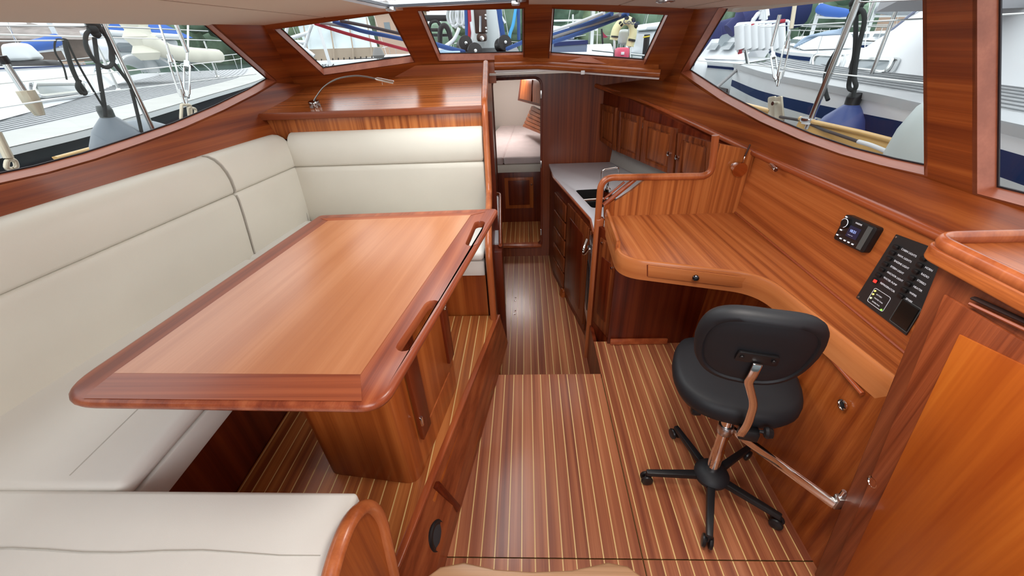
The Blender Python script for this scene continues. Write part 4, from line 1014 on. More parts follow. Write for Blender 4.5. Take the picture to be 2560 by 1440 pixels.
gpanel('door', 1, .02, .10, -.22, .54, WLo, gc)
ov = thing('galley_oven', 'steel galley oven with a chrome bar at the cabinet end', 'oven', (0, 0, 0))
gpanel('oven_face', 1, .14, .96, -.02, .52, STE, ov, t=.016); gpanel('oven_glass', 1, .22, .9, .06, .36, PLB, ov, t=.020)
pp_ = [gfront(.2, .50, 1, .03), gfront(.35, .44, 1, .055), gfront(.75, .44, 1, .055), gfront(.9, .50, 1, .03)]
tube('oven_rail', rpath(pp_, .05), .009, CHR, ov, 8)
lathe('knob', [(.012, 0), (.012, .015), (0, .016)], PLB, ov, 12, c=gfront(.6, .48, 1, .016), axis=(-1, 0, 0))
wb = thing('wooden_wedge_block', 'loose dark wooden block on the galley floor by the cabinet', 'block', az(1425, 735, ZL))
c = az(1425, 735, ZL)
mesh('block', [(-.09, -.03, 0), (.09, -.03, 0), (.09, .03, 0), (-.09, .03, 0), (-.075, -.02, .06), (.085, -.02, .09), (.085, .03, .09), (-.075, .03, .06)], HEX, WX, wb, bev=.006).rotation_euler = (0, 0, .35)
for k, (px, py) in enumerate(((1288, 752), (1287, 785))):
    c = az(px, py, ZL); e_ = thing('floor_lifting_ring', ('far', 'near')[k]+' one of two small steel lifting eyes in the galley floor', 'fitting', c)
    lathe('eye_plate', [(.009, 0), (.009, .002), (0, .003)], CHR, e_, 12); lathe('eye_plate', [(.007, 0), (.007, .002), (0, .003)], CHR, e_, 12, c=(.002, .045, 0))
# upper lockers
l0, l1 = V((1.085, 2.08, 0)), V((ay(1505, 300, 3.53).x, 3.53, 0))
dl_ = (l1-l0).normalized(); nl_ = V((-dl_.y, dl_.x, 0))
if nl_.x > 0: nl_ = -nl_
PK = Plane(l0, l1, l0+V((0, 0, 1)), V((0, 2.5, .5)))
ul = thing('galley_wall_lockers', 'dark mahogany row of galley lockers under the starboard band', 'cabinet', (0, 0, 0))
zl0 = PK.at(1700, 438).z; zl1 = PK.at(1503, 345).z
bq = [PK.at(1790, 468), PK.at(1503, 352), PK.at(1503, 205), PK.at(1800, 330)]
bq = [V((l0.x, l0.y, bq[0].z)), V((l1.x, l1.y, bq[1].z)), V((l1.x, l1.y, railp[-1].z-.01)), V((l0.x, l0.y, R0.z-.012))]
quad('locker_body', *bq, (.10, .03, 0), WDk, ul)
def kq(px, py, o=0): return PK.at(px, py)+nl_*o
drs = [((1614, 297), (1697, 325), (1688, 438), (1606, 404)), ((1702, 327), (1790, 362), (1785, 470), (1693, 440)), ((1549, 273), (1611, 296), (1603, 402), (1546, 378)), ((1506, 256), (1545, 272), (1541, 376), (1504, 350))]
for i, d in enumerate(drs):
    a, b, c, e = [kq(*p) for p in d]
    a.z = b.z = (a.z+b.z)/2 if i != 1 else (a.z+b.z)/2
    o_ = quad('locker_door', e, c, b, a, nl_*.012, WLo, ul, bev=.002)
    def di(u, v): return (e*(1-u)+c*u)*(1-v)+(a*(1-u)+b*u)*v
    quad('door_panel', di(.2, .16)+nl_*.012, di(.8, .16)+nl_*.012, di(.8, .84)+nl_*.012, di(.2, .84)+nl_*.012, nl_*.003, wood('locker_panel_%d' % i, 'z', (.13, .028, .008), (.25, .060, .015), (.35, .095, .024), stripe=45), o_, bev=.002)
    # stiles and rails stand proud
    for (u0, u1, v0, v1) in ((0, .16, 0, 1), (.84, 1, 0, 1), (.16, .84, 0, .12), (.16, .84, .88, 1)):
        quad('frame_rail', di(u0, v0)+nl_*.012, di(u1, v0)+nl_*.012, di(u1, v1)+nl_*.012, di(u0, v1)+nl_*.012, nl_*.006, WLo, o_, bev=.001)
    if i in (0, 1):
        kc = kq(1681, 383, .018) if i == 0 else kq(1702, 392, .018)
        lathe('knob', [(.008, 0), (.008, .008), (.014, .012), (.014, .016), (0, .020)], CHR, o_, 18, c=kc, axis=nl_)
        for py in (313, 390):
            if i == 0: lathe('hinge', [(.005, -.018), (.005, .018)], STE, o_, 8, c=kq(1612, py, .012))
bs = thing('galley_backsplash', 'pale grey splash panel below the galley wall lockers', 'panel', (0, 0, 0))
mesh('panel', [(1.16, 2.09, ZG+.001), (.715, 3.53, ZG+.001), (.735, 3.53, .80), (1.17, 2.09, .90), (1.18, 2.09, ZG+.001), (.735, 3.53, ZG+.001), (.755, 3.53, .80), (1.19, 2.09, .90)], HEX, BSP, bs)
cu = thing('curtain_hook', 'tiny white plastic hook under the windscreen beam', 'hook', ay(1457, 181, 2.93))
box('hook', (-.012, .012), (-.006, .006), (-.012, .010), plain('white_plastic', (.8, .8, .8), .5), cu, bev=.002)

# ------------------------------------------------------------------ swivel stool
CX, CY = .70, .965
ch = thing('swivel_stool', 'black padded swivel stool with chrome post on five spoke base', 'chair', (CX, CY, 0))
feet = [(1617, 1200), (1682, 1086), (1938, 1313), (1770, 1365)]
ang0 = [math.atan2(az(px, py, 0).y-CY, az(px, py, 0).x-CX) for px, py in feet]
# best fit star angle
base_a = sum(((a-k*2*pi/5+pi) % (2*pi))-pi for a, k in zip([ang0[0], ang0[1], ang0[2], ang0[3]], [0, -1, -3, 1]))/4
# order A,B,(C),D,E clockwise: A=0,B=-1,C=-2,D=-3,E=+1
ha = base_a
RAD = .245
lathe('hub', [(.052, .060), (.062, .066), (.064, .082), (.055, .098), (.036, .108), (.026, .110)], BLK, ch, 28)
for k in range(5):
    a = ha - k*2*pi/5; d = V((cos(a), sin(a), 0)); s = V((-d.y, d.x, 0))
    p, q = d*.04+V((0, 0, .082)), d*RAD+V((0, 0, .070))
    arm = hexa('base_arm', [p-s*.017-V((0, 0, .022)), q-s*.012-V((0, 0, .020)), q+s*.012-V((0, 0, .020)), p+s*.017-V((0, 0, .022))], [p-s*.014, q-s*.010, q+s*.010, p+s*.014], PLB, ch, bev=.004)
    w0 = d*(RAD-.005)+V((0, 0, .024))
    for sgn in (-1, 1): lathe('caster', [(.016, 0), (.022, .002), (.024, .008), (.022, .013), (.014, .015)], PLB, arm, 16, c=w0+s*(.004*sgn), axis=s*sgn)
    tube('caster_stem', [d*(RAD-.004)+V((0, 0, .03)), d*(RAD-.004)+V((0, 0, .06))], .007, PLB, arm, 8)
lean = az(1803, 1040, .36)-V((CX, CY, .36)); TPc = V((-.012, .01, .38))
lathe('post', [(.022, .10), (.022, .22), (.019, .225), (.019, .40)], CHR, ch, 24, axis=V((TPc.x*.5, TPc.y, .38)))
lathe('collar', [(.024, .315), (.026, .318), (.026, .352), (.024, .355)], STE, ch, 24, axis=V((TPc.x*.5, TPc.y, .38)))
def cz(px, py, z): return az(px, py, z)-V((CX, CY, 0))
kn = lathe('lever_knob', [(.010, 0), (.017, .004), (.018, .026), (.012, .034), (0, .036)], PLB, ch, 12, c=cz(1752, 1027, .36), axis=cz(1720, 1026, .36)-cz(1752, 1027, .36))
tube('lever', [cz(1752, 1028, .36), cz(1835, 1038, .36)], .003, CHR, ch, 8)
tube('lever', [cz(1772, 1043, .35), cz(1800, 1030, .35), cz(1838, 1046, .35), cz(1825, 1052, .35)], .005, CHR, ch, 8)
# seat: rounded tractor form
rot = math.radians(-16)
def SR(u, v): return V((u*cos(rot)-v*sin(rot), u*sin(rot)+v*cos(rot), 0))
def blob(name, outline, zf, th, mat, parent, rings=((.0, .0), (.35, .0), (.7, .0), (.88, .0))):
    """padded shape: outline list of V (2D in plane), zf(x,y)->top height; returns mesh"""
    pass
def sup(a, w, h, e): 
    c, s = cos(a), sin(a); return (w*(abs(c)**e)*(1 if c > 0 else -1), h*(abs(s)**e)*(1 if s > 0 else -1))
def pad(name, fn, prof, mat, parent, seg=40):
    """fn(scale, angle)->(u,v); prof list of (scale, offset); map via emb(u,v,w)"""
    vs, fs = [], []
    for sc_, off in prof:
        for k in range(seg): vs.append(fn(sc_, 2*pi*k/seg, off))
    n = len(prof)
    for i in range(n-1):
        for k in range(seg): fs.append((i*seg+k, i*seg+(k+1) % seg, (i+1)*seg+(k+1) % seg, (i+1)*seg+k))
    fs.append(tuple(range(seg))); fs.append(tuple((n-1)*seg+k for k in range(seg)))
    return mesh(name, vs, fs, mat, parent, smooth=True, ang=60)
def seatfn(sc_, a, off):
    u, v = sup(a, .212, .215, .70)
    if v > 0: u *= 1-.10*(v/.205)
    u *= sc_; v *= sc_
    p = SR(u+.008, v+.165); z = .455+off - .10*(1-sc_)*.12
    z += .020*(abs(u)/.2)**2*.6 - .025*max(0, (v-.10)/.1)**2
    return V((p.x, p.y, z))
pad('seat', seatfn, [(.05, -.058), (.80, -.056), (.94, -.046), (1.0, -.02), (1.0, 0.0), (.97, .020), (.90, .032), (.75, .036), (.4, .034), (.05, .033)], BLK, ch)
lathe('seat_plate', [(.09, .385), (.09, .398), (.05, .40)], PLB, ch, 20, c=SR(0, .12))
# backrest : shell facing +v
BC = ay(1890, 880, .84)-V((CX, CY, 0))
tilt = math.radians(14)
fv = SR(0, 1); rv = SR(1, 0); upv = (V((0, 0, 1))*cos(tilt)-fv*sin(tilt)); fw = (fv*cos(tilt)+V((0, 0, 1))*sin(tilt))
def backfn(sc_, a, off):
    u, v = sup(a, .152, .146, .66)
    u *= sc_; v *= sc_
    if v < 0: u *= 1-.10*(abs(v)/.146)
    return BC+rv*u+upv*v+fw*(off+.9*u*u)
pad('backrest', backfn, [(.05, -.010), (.5, -.012), (.78, -.012), (.84, -.008), (.87, -.013), (.96, -.010), (1.0, .004), (1.0, .018), (.96, .032), (.85, .040), (.5, .044), (.05, .044)], BLK, ch, seg=48)
def bo(u, v, o=-.016): return BC+rv*u+upv*v+fw*(o+.9*u*u)
bp_ = prism('bracket_plate', rounded([bo(-.048, -.028, -.020), bo(.056, -.028, -.020), bo(.052, .012, -.020), bo(-.046, .012, -.020)], .008, 4), fw*.008, PLB, ch, bev=.002)
for u in (-.034, .042): lathe('screw', [(.006, 0), (.005, .003), (0, .004)], PLB, bp_, 12, c=bo(u, -.006, -.021), axis=-fw)
b0 = bo(.008, -.02, -.024)
# flat chrome bar bending down to the black clamp box
bar = [b0, bo(.008, -.075, -.030), bo(.006, -.10, -.030), ay(1885, 1010, .845)-V((CX, CY, 0)), ay(1870, 1060, .86)-V((CX, CY, 0)), ay(1850, 1090, .87)-V((CX, CY, 0))]
bar = rpath(bar, .03, 5)
vs, fs = [], []
for i, p in enumerate(bar):
    for du, dv in ((-1, -1), (1, -1), (1, 1), (-1, 1)): vs.append(p+rv*(.012*du)-fw*(.003*dv))
for i in range(len(bar)-1):
    for k in range(4): fs.append((i*4+k, i*4+(k+1) % 4, (i+1)*4+(k+1) % 4, (i+1)*4+k))
fs.append((0, 1, 2, 3)); fs.append(tuple(len(vs)-4+k for k in range(4)))
mesh('back_bar', vs, fs, CHR, ch, smooth=True, bev=.002, ang=40)
kc = ay(1888, 1083, .87)-V((CX, CY, 0)); cc = ay(1870, 1083, .90)-V((CX, CY, 0))
clampb = box('clamp_box', (-.030, .030), (-.018, .018), (-.02, .02), PLB, ch, bev=.005); clampb.location = cc; clampb.rotation_euler = (0, 0, rot)
lathe('clamp_knob', [(.006, -.012), (.006, .0), (.016, .004), (.020, .012), (.016, .026), (0, .028)], PLB, ch, 10, c=ay(1908, 1080, .87)-V((CX, CY, 0)), axis=rv)
seg_ = [cc+V((0, .015, .0)), SR(0, .04)+V((0, 0, .395))]
tube('support_bar', seg_, .012, PLB, ch, 8)

# swing arm of chromed flat tube from wall bracket to the stool
sa = thing('stool_swing_arm', 'chromed flat swing arm reaching from the side panel to the stool', 'bracket', (0, 0, 0))
q0, q1 = az(1790, 1046, .28), az(2075, 1268, .28)
q1 = ax(2088, 1262, .915)
q0 = az(1822, 1068, q1.z+.01)
dd_ = (q1-q0).normalized(); ss = V((-dd_.y, dd_.x, 0)).normalized(); uu = V((0, 0, 1))
hexa('arm_tube', [q0-ss*.007-uu*.016, q1-ss*.007-uu*.016, q1+ss*.007-uu*.016, q0+ss*.007-uu*.016], [q0-ss*.007+uu*.016, q1-ss*.007+uu*.016, q1+ss*.007+uu*.016, q0+ss*.007+uu*.016], CHR, sa, bev=.003)
tube('pivot_pin', [q1+V((.008, .01, -.025)), q1+V((.012, .01, .055))], .006, CHR, sa, 10)
wbk = box('wall_bracket', (q1.x, .958), (q1.y-.005, q1.y+.02), (q1.z-.02, q1.z+.03), STE, sa, bev=.004)
lathe('pivot_tube', [(.014, -.05), (.014, .05)], CHR, sa, 16, c=q0+V((0, .0, -.01)))

# ------------------------------------------------------------------ companionway step at the bottom edge
stp = thing('companionway_step', 'curved light brown wooden step nose at the bottom edge', 'step', (0, 0, 0))
sp3 = [az(1060, 1445, .5), az(1100, 1416, .5), az(1160, 1404, .5), az(1240, 1422, .5), az(1330, 1428, .5), az(1430, 1424, .5), az(1520, 1404, .5), az(1570, 1414, .5), az(1612, 1445, .5)]
sp3 = [V((p.x, p.y, .5)) for p in sp3]
stl_ = sp3+[V((sp3[-1].x+.03, .15, .5)), V((sp3[0].x-.03, .15, .5))]
prism('tread', [V((p.x, p.y, .47)) for p in stl_], (0, 0, .03), wood('step_teak', 'x', (.16, .075, .032), (.28, .145, .07), (.38, .21, .11), stripe=40), stp, bev=.006, seg=3)
for x in (-.22, .25): box('stringer', (x-.012, x+.012), (.16, .38), (.002, .47), WZ, stp, bev=.003)
#EXTERIOR#
# ================================================================== EXTERIOR: the marina
WHB = plain('gelcoat_white', (.80, .82, .84), .35, coat=.3, var=.03, vscale=1.2)
WHG = plain('gelcoat_grey', (.60, .63, .64), .35, coat=.3)
NAVY = plain('navy_paint', (.012, .030, .10), .6, spec=.08)
DKH = plain('near_black_hull', (.016, .023, .028), .6, spec=.06)
BEI = plain('bulwark_beige', (.50, .50, .47), .5, var=.06, vscale=5)
SILV = plain('silver_deck_edge', (.46, .47, .48), .4, var=.05, vscale=4)
TEAK = plain('weathered_teak', (.46, .47, .48), .7, var=.12, vscale=20)
SEAM = plain('deck_seam', (.22, .23, .24), .7)
VAR = plain('varnished_toe_rail', (.70, .44, .16), .4, coat=.4, var=.08, vscale=6)
ROPB = plain('black_rope', (.015, .018, .018), .8, bump=.6, bscale=260)
ROPU = plain('blue_rope', (.02, .07, .25), .7, bump=.5, bscale=300)
ROPR = plain('red_rope', (.38, .02, .04), .7, bump=.5, bscale=300)
ROPG = plain('grey_rope', (.26, .25, .25), .8, bump=.6, bscale=260)
ROPW = plain('white_rope', (.72, .74, .76), .8, bump=.5, bscale=260)
ROPC = plain('cyan_rope', (.08, .42, .80), .7, bump=.5, bscale=260)
FEG = plain('grey_fender', (.16, .19, .22), .38)
FEB = plain('blue_fender', (.05, .08, .26), .35)
FEW = plain('pale_fender', (.55, .62, .61), .45)
CREAM = plain('cream_sail_cloth', (.70, .68, .58), .8, var=.06, vscale=3)
NAVC = plain('navy_canvas', (.02, .03, .12), .8)
BLUC = plain('blue_canvas', (.03, .12, .45), .8)
BEIC = plain('beige_canvas', (.36, .29, .22), .8, var=.08, vscale=3)
TINT = plain('tinted_port_light', (.20, .24, .26), .15, coat=.5)
VINY = plain('clear_vinyl_window', (.50, .57, .59), .2, var=.2, vscale=2)
SST = plain('polished_stanchion', (.62, .63, .62), .22, metal=1)
GRN = plain('tree_green', (.17, .26, .18), .9, var=.45, vscale=.35)  # green paled, distance haze is put into the colour
GRN2 = plain('tree_green_light', (.28, .36, .22), .9, var=.3, vscale=.5)
WATM, wt_, wb_ = principled('harbour_water')
wb_.inputs['Base Color'].default_value = (.10, .14, .15, 1); wb_.inputs['Roughness'].default_value = .12
wn_ = wt_.nodes.new('ShaderNodeTexNoise'); wn_.inputs['Scale'].default_value = 3; wbp = wt_.nodes.new('ShaderNodeBump'); wbp.inputs['Strength'].default_value = .4
wtc = wt_.nodes.new('ShaderNodeTexCoord'); wt_.links.new(wtc.outputs['Object'], wn_.inputs['Vector']); wt_.links.new(wn_.outputs['Fac'], wbp.inputs['Height']); wt_.links.new(wbp.outputs['Normal'], wb_.inputs['Normal'])
WL_ = -.5
struct(mesh('water', [(-400, -400, WL_), (400, -400, WL_), (400, 400, WL_), (-400, 400, WL_)], [(0, 1, 2, 3)], WATM), 'calm grey green harbour water')

def ribbon(name, A, B, mat, parent=None, t=(0, 0, -.01)):
    n = len(A); vs = [V(p) for p in A]+[V(p) for p in B]; vs += [p+V(t) for p in vs]
    fs = [(i, i+1, n+i+1, n+i) for i in range(n-1)]+[(2*n+i, 3*n+i, 3*n+i+1, 2*n+i+1) for i in range(n-1)]
    return mesh(name, vs, fs, mat, parent, smooth=True, ang=30)
def lerp_path(A, B, f): return [V(a).lerp(V(b), f) for a, b in zip(A, B)]
def crv(pts, n=8):
    pts = [V(p) for p in pts]; out = []
    for i in range(len(pts)-1):
        p0, p1, p2, p3 = pts[max(i-1, 0)], pts[i], pts[i+1], pts[min(i+2, len(pts)-1)]
        for k in range(n):
            t = k/n; out.append(.5*((2*p1)+(p2-p0)*t+(2*p0-5*p1+4*p2-p3)*t*t+(3*p1-p0-3*p2+p3)*t**3))
    out.append(pts[-1]); return out
def dz(path, z): return [V((p.x, p.y, z)) for p in path]
def outw(path, d):
    r = []
    for i, p in enumerate(path):
        e = path[min(i+1, len(path)-1)]-path[max(i-1, 0)]; n = V((e.y, -e.x, 0)).normalized(); r.append(p+n*d)
    return r

# ---- own boat: side decks, toe rails, foredeck
for s, x0, x1, lb in ((-1, -1.80, -2.34, 'left'), (1, 1.32, 1.66, 'right')):
    struct(mesh('trim_6' if s < 0 else 'trim_7', [(x0, -2, .90), (x1, -2, .90), (x1*.93, 3.6, .96), (x0*.9, 3.6, .96), (x0, -2, .86), (x1, -2, .86), (x1*.93, 3.6, .92), (x0*.9, 3.6, .92)], HEX, WHG), 'own side deck outside the %s windows' % lb)
struct(prism('trim_8', [(-1.5, 3.14, 1.365), (.95, 3.14, 1.365), (.80, 6.1, 1.33), (-1.1, 6.1, 1.33)], (0, 0, .012), plain('coachroof_white', (.72, .74, .75), .4)), 'own white coachroof ahead of the windscreen')
tr1 = thing('toe_rail', 'short varnished toe rail seen low in the long left window', 'rail')
A = [az(140, 397, 1.08), az(330, 345, 1.08), az(420, 318, 1.08)]
ribbon('rail_plank', A, [p+V((.06, 0, -.16)) for p in A], VAR, tr1, t=(-.02, 0, .01))
tube('rail_cap', A, .014, VAR, tr1, 8)
XB = 1.66
bw = [az(1862, 262, 1.08), az(2042, 309, 1.08), az(2246, 358, 1.08)]
tr2 = thing('toe_rail', 'long varnished bulwark rail outside the big starboard window', 'rail')
bwt = [az(1862, 261, 1.08), az(1925, 277, 1.08)]; bwt2 = [az(2000, 296, 1.09), az(2042, 307, 1.09), az(2150, 331, 1.09), az(2245, 356, 1.09)]
for P_ in (bwt, bwt2):
    ribbon('rail_plank', P_, [p+V((-.05, 0, -.30)) for p in P_], VAR, tr2, t=(.03, 0, .0)); tube('rail_cap', P_, .013, VAR, tr2, 8)
e_ = bwt2[-1]
ribbon('steel_fairlead', [e_, e_+V((.01, -.05, -.01))], [e_+V((-.05, 0, -.2)), e_+V((-.06, -.06, -.2))], SST, tr2, t=(-.03, 0, .01))

# ---- port neighbour yacht
nb1 = thing('neighbour_yacht', 'grey decked yacht with near black hull band outside the left window', 'yacht')
g0_ = az(0, 378, 1.08); g1_ = az(250, 318, 1.08); g2__ = az(500, 246, 1.08); g3_ = az(660, 196, 1.08)
gun = crv([g0_+(g0_-g1_)*2.2, g0_, g1_, g2__, g3_, g3_+(g3_-g2__)*1.2+V((-.9, 0, 0))], 6)
hb_ = lambda z: [V((p.x-.02*(1.08-z), p.y, z)) for p in gun]
zst = Plane(g0_, g2__, g0_+V((0, 0, -1))).at(250, 358).z
ribbon('black_band', hb_(1.05), hb_(.80), DKH, nb1, t=(-.02, 0, 0))
ribbon('hull_side', hb_(.80), hb_(WL_), WHG, nb1, t=(-.02, 0, 0))
ribbon('rubbing_strake', [p+V((.02, 0, 0)) for p in hb_(1.085)], [p+V((.02, 0, 0)) for p in hb_(1.045)], plain('strake_white', (.7, .72, .72), .4), nb1, t=(-.03, 0, 0))
ing = outw(gun, -.42); ing = [V((p.x, p.y, 1.12)) for p in ing]
cap_ = [V((p.x, p.y, 1.09)) for p in gun]
ribbon('bulwark_top', cap_, ing, BEI, nb1)
inn2 = outw(gun, -2.9); inn2 = [V((p.x, p.y, 1.16)) for p in inn2]
ribbon('side_deck', ing, inn2, TEAK, nb1)
multi('deck_seams', [tube_bm([p+V((0, 0, .003)) for p in lerp_path(ing, inn2, (k+.5)/30)], .0035, 4) for k in range(22)], SEAM, nb1)['kind'] = 'stuff'
c0, c1, c2, c3 = az(-260, 372, 1.14), az(30, 292, 1.14), az(200, 245, 1.14), az(318, 203, 1.14)
base_ = crv([c0, c1, c2, c3], 5); 
topc = [V((p.x-.35, p.y+.1, 1.50-.10*(i/len(base_))**3)) for i, p in enumerate(base_)]
ribbon('cabin_side', base_, topc, WHB, nb1, t=(-.02, 0, 0))
ribbon('coachroof', topc, [p+V((-1.6, .2, .04)) for p in topc], WHB, nb1)
tube('cabin_edge_line', [p+V((.02, 0, .004)) for p in topc], .008, NAVY, nb1, 5)
PCAB = Plane(base_[5], base_[10], topc[7])
def cb(px, py, o=0): return PCAB.at(px, py)+PCAB.n*o
wi = rounded([cb(84, 250), cb(212, 233), cb(205, 213), cb(78, 216)], .07, 5)
sgn_ = -1 if (CAMP-cb(150, 230)).dot(PCAB.n) < 0 else 1
off_ = PCAB.n*sgn_
prism('port_light', [p+off_*.02 for p in wi], off_*.015, TINT, nb1)
tube('port_light_frame', [p+off_*.04 for p in wi], .022, SST, nb1, 6, closed=True)
wi2 = [p+off_*.03 for p in rounded([cb(66, 262), cb(226, 240), cb(216, 206), cb(62, 212)], .12, 5)]
tube('port_light_surround', wi2, .014, WHB, nb1, 6, closed=True)
for px, pt_, pb_ in ((300, 150, 230), (545, 80, 195)):
    b_ = az(px, pb_, 1.12); tube('stanchion', [b_, b_+V((0, 0, .62))], .016, SST, nb1, 8); lathe('stanchion_foot', [(.05, 0), (.05, .02), (.02, .05)], SST, nb1, 12, c=b_)
for h in (.30, .60):
    tube('lifeline', [V((p.x, p.y, 1.12+h)) for p in outw(gun, -.4)], .006, SST, nb1, 5)
# cream stacked sail with mast and boom on that yacht
mb_ = ay(372, 150, 7.6); msr = thing('furled_sail_mast', 'cream flaked sail on mast and boom of the grey decked yacht', 'mast', (0, 0, 0))
tube('mast', [V((mb_.x, mb_.y, 1.3)), V((mb_.x, mb_.y, 10))], .09, plain('mast_silver', (.62, .65, .66), .35), msr, 12)
bm0, bm1 = ay(378, 132, 7.4), ay(540, 132, 9.2)
tube('sail_bundle', crv([ay(355, 66, 7.3), ay(368, 100, 7.3), ay(420, 128, 7.6), ay(480, 137, 8.2), ay(545, 140, 9.2)], 5), [.10]*4+[.13]*6+[.12]*11, CREAM, msr, 12)
lathe('sail_stack', [(.12, 0), (.20, .1), (.14, .2), (.22, .32), (.15, .42), (.2, .52), (.13, .62), (.1, .9)], CREAM, msr, 14, c=ay(375, 150, 7.3))
spr = thing('spray_hood', 'pale spray hood with hatches on the grey decked yacht coachroof', 'canopy', (0, 0, 0))
A = crv([ay(300, 158, 7.0), ay(320, 140, 7.2), ay(390, 142, 7.5), ay(430, 163, 7.7)], 4)
ribbon('hood_cloth', A, [p+V((-.8, .3, -.1)) for p in A], VINY, spr); tube('hood_bow', A, .02, WHB, spr, 6)
for px in (400, 440, 470): tube('grab_rail', crv([az(px, 188, 1.2), az(px-18, 160, 1.3), az(px+30, 158, 1.3), az(px+60, 180, 1.2)], 4), .012, SST, nb1, 6)
dhs = thing('deck_house', 'white motor cruiser deckhouse behind the grey decked yacht', 'motorboat', (0, 0, 0))
a = [ay(285, 150, 13), ay(450, 150, 16.5), ay(445, 100, 16.5), ay(262, 90, 13)]
quad('house_side', *a, (-2.5, 2.0, 0), WHB, dhs, bev=.1)
quad('roof', a[3]+V((.1, -.2, 0)), a[2]+V((.3, -.2, 0)), a[2]+V((-2.6, 2, .1)), a[3]+V((-2.6, 2, .1)), (0, 0, .16), WHB, dhs, bev=.05)
q_ = lambda u, v: (a[0]*(1-u)+a[1]*u)*(1-v)+(a[3]*(1-u)+a[2]*u)*v+V((.05, -.05, 0))
for u0, u1 in ((.1, .33), (.42, .62), (.7, .9)): prism('window', rounded([q_(u0, .35), q_(u1, .35), q_(u1, .75), q_(u0, .75)], .12, 3), (.02, -.02, 0), TINT, dhs)
# boathouse and blue tarpaulin at far left
bh = thing('boathouse', 'brown boathouse with white roof sheets far left across the water', 'building', (0, 0, 0))
a = [ay(-30, 160, 22), ay(300, 150, 24), ay(300, 100, 24), ay(-30, 96, 22)]
quad('wall', *a, (-3, 3, 0), plain('brown_boards', (.16, .12, .10), .8, var=.3, vscale=2), bh)
rfA = [a[3]+V((0, 0, 0)), a[2]]; rfB = [a[3]+V((-3, 3, 1.2)), a[2]+V((-3, 3, 1.2))]
ribbon('roof', rfA, rfB, plain('roof_grey', (.30, .26, .24), .8, var=.2, vscale=3), bh)
for u in (.15, .5, .72):
    p_ = rfA[0].lerp(rfA[1], u)*.5+(rfB[0].lerp(rfB[1], u))*.5; ribbon('roof_light', [p_+V((-1.5, 0, .05)), p_+V((1.2, 0, .05))], [p_+V((-1.8, .3, .3)), p_+V((.9, .3, .3))], WHB, bh)
om = thing('outboard_motor', 'white outboard motor and dark tender at the far left edge', 'motor', (0, 0, 0))
oc = ay(52, 132, 7.2)
cushion('cowling', [oc+V(v) for v in ((-.28, -.1, -.10), (.22, -.1, -.10), (.22, .15, -.10), (-.28, .15, -.10))], [oc+V(v) for v in ((-.18, -.08, .12), (.12, -.08, .12), (.12, .12, .12), (-.18, .12, .12))], WHG, om, r=.05, puff=.02)
cushion('tender_tube', [oc+V(v) for v in ((-.5, -.15, -.26), (.5, -.15, -.26), (.5, .15, -.26), (-.5, .15, -.26))], [oc+V(v) for v in ((-.45, -.12, -.12), (.45, -.12, -.12), (.45, .12, -.12), (-.45, .12, -.12))], PLB, om, r=.05, puff=.02)
btp = thing('blue_tarpaulin', 'blue pitched tarpaulin tent above boats at left', 'tent', (0, 0, 0))
b_ = ay(310, 92, 20); mesh('tent_cloth', [b_+V((-1.6, 0, -.1)), b_+V((1.6, 0, -.1)), b_+V((1.6, 2, -.1)), b_+V((-1.6, 2, -.1)), b_+V((0, 1, 1.1))], [(0, 1, 4), (1, 2, 4), (2, 3, 4), (3, 0, 4), (0, 3, 2, 1)], BLUC, btp)

# ---- own rigging and fenders, port side
def fender(name, label, top, r, L, mat, tip, parent=None, lean=V((0, 0, -1))):
    t = thing(name, label, 'fender', top)
    lathe('fender_body', [(.018, 0), (.04, .02), (r*.62, .08), (r*.90, .16), (r, .26), (r, L-.2), (r*.7, L-.06), (.03, L)], mat, t, 24, axis=lean, ang=180)
    lathe('fender_tip', [(.030, -.045), (.036, -.02), (.034, .03), (r*.40, .075), (r*.58, .11)], tip, t, 20, axis=lean, ang=180)
    return t
f1 = fender('fender', 'large grey fender on black rope outside the left window', ax(266, 285, -2.38), .155, .75, FEG, plain('dark_grey_rubber', (.05, .06, .06), .4), lean=V((-.10, .05, -1)))
f1b = thing('fender', 'dark blue grey fender behind the large grey one at left', 'fender', ax(290, 300, -2.55))
cushion('fender_body', [V(v) for v in ((-.12, -.05, -.3), (.25, .0, -.32), (.25, .4, -.32), (-.12, .4, -.3))], [V(v) for v in ((-.10, 0, -.02), (.12, .0, -.10), (.12, .35, -.10), (-.10, .3, -.02))], FEG, f1b, r=.1, puff=.02)
ro = thing('rope_coil', 'black rope hitched in a loop on the left lifeline holding the grey fender', 'rope')
XR = -2.30
def xr_(px, py): return ax(px, py, XR)
tube('rope', crv([xr_(236, 95), xr_(243, 150), xr_(250, 200), xr_(260, 260), xr_(264, 292)]), .010, ROPB, ro, 8)
tube('rope_loop', crv([xr_(235, 72), xr_(216, 85), xr_(216, 118), xr_(236, 150), xr_(262, 168), xr_(280, 160), xr_(281, 130), xr_(268, 95), xr_(248, 70)], 6), .010, ROPB, ro, 8)
tube('rope_loop', crv([xr_(240, 70), xr_(262, 85), xr_(276, 120), xr_(278, 150), xr_(290, 165), xr_(322, 207), xr_(330, 230), xr_(345, 290), xr_(357, 345)], 6), .009, ROPB, ro, 8)
for dx, dy, r_ in ((225, 58, .022), (238, 62, .025), (246, 72, .022), (232, 74, .026), (240, 84, .022)): lathe('knot', [(.004, -r_), (r_*.8, -r_*.6), (r_, 0), (r_*.8, r_*.6), (.004, r_)], ROPB, ro, 10, c=xr_(dx, dy), ang=180)
ro2 = thing('rope_coil', 'thinner black rope bundle hanging left of the looped one', 'rope')
tube('rope', crv([xr_(163, 98), xr_(165, 120), xr_(180, 170), xr_(196, 205), xr_(213, 230), xr_(205, 233), xr_(194, 218), xr_(198, 200)], 6), .010, ROPB, ro2, 8)
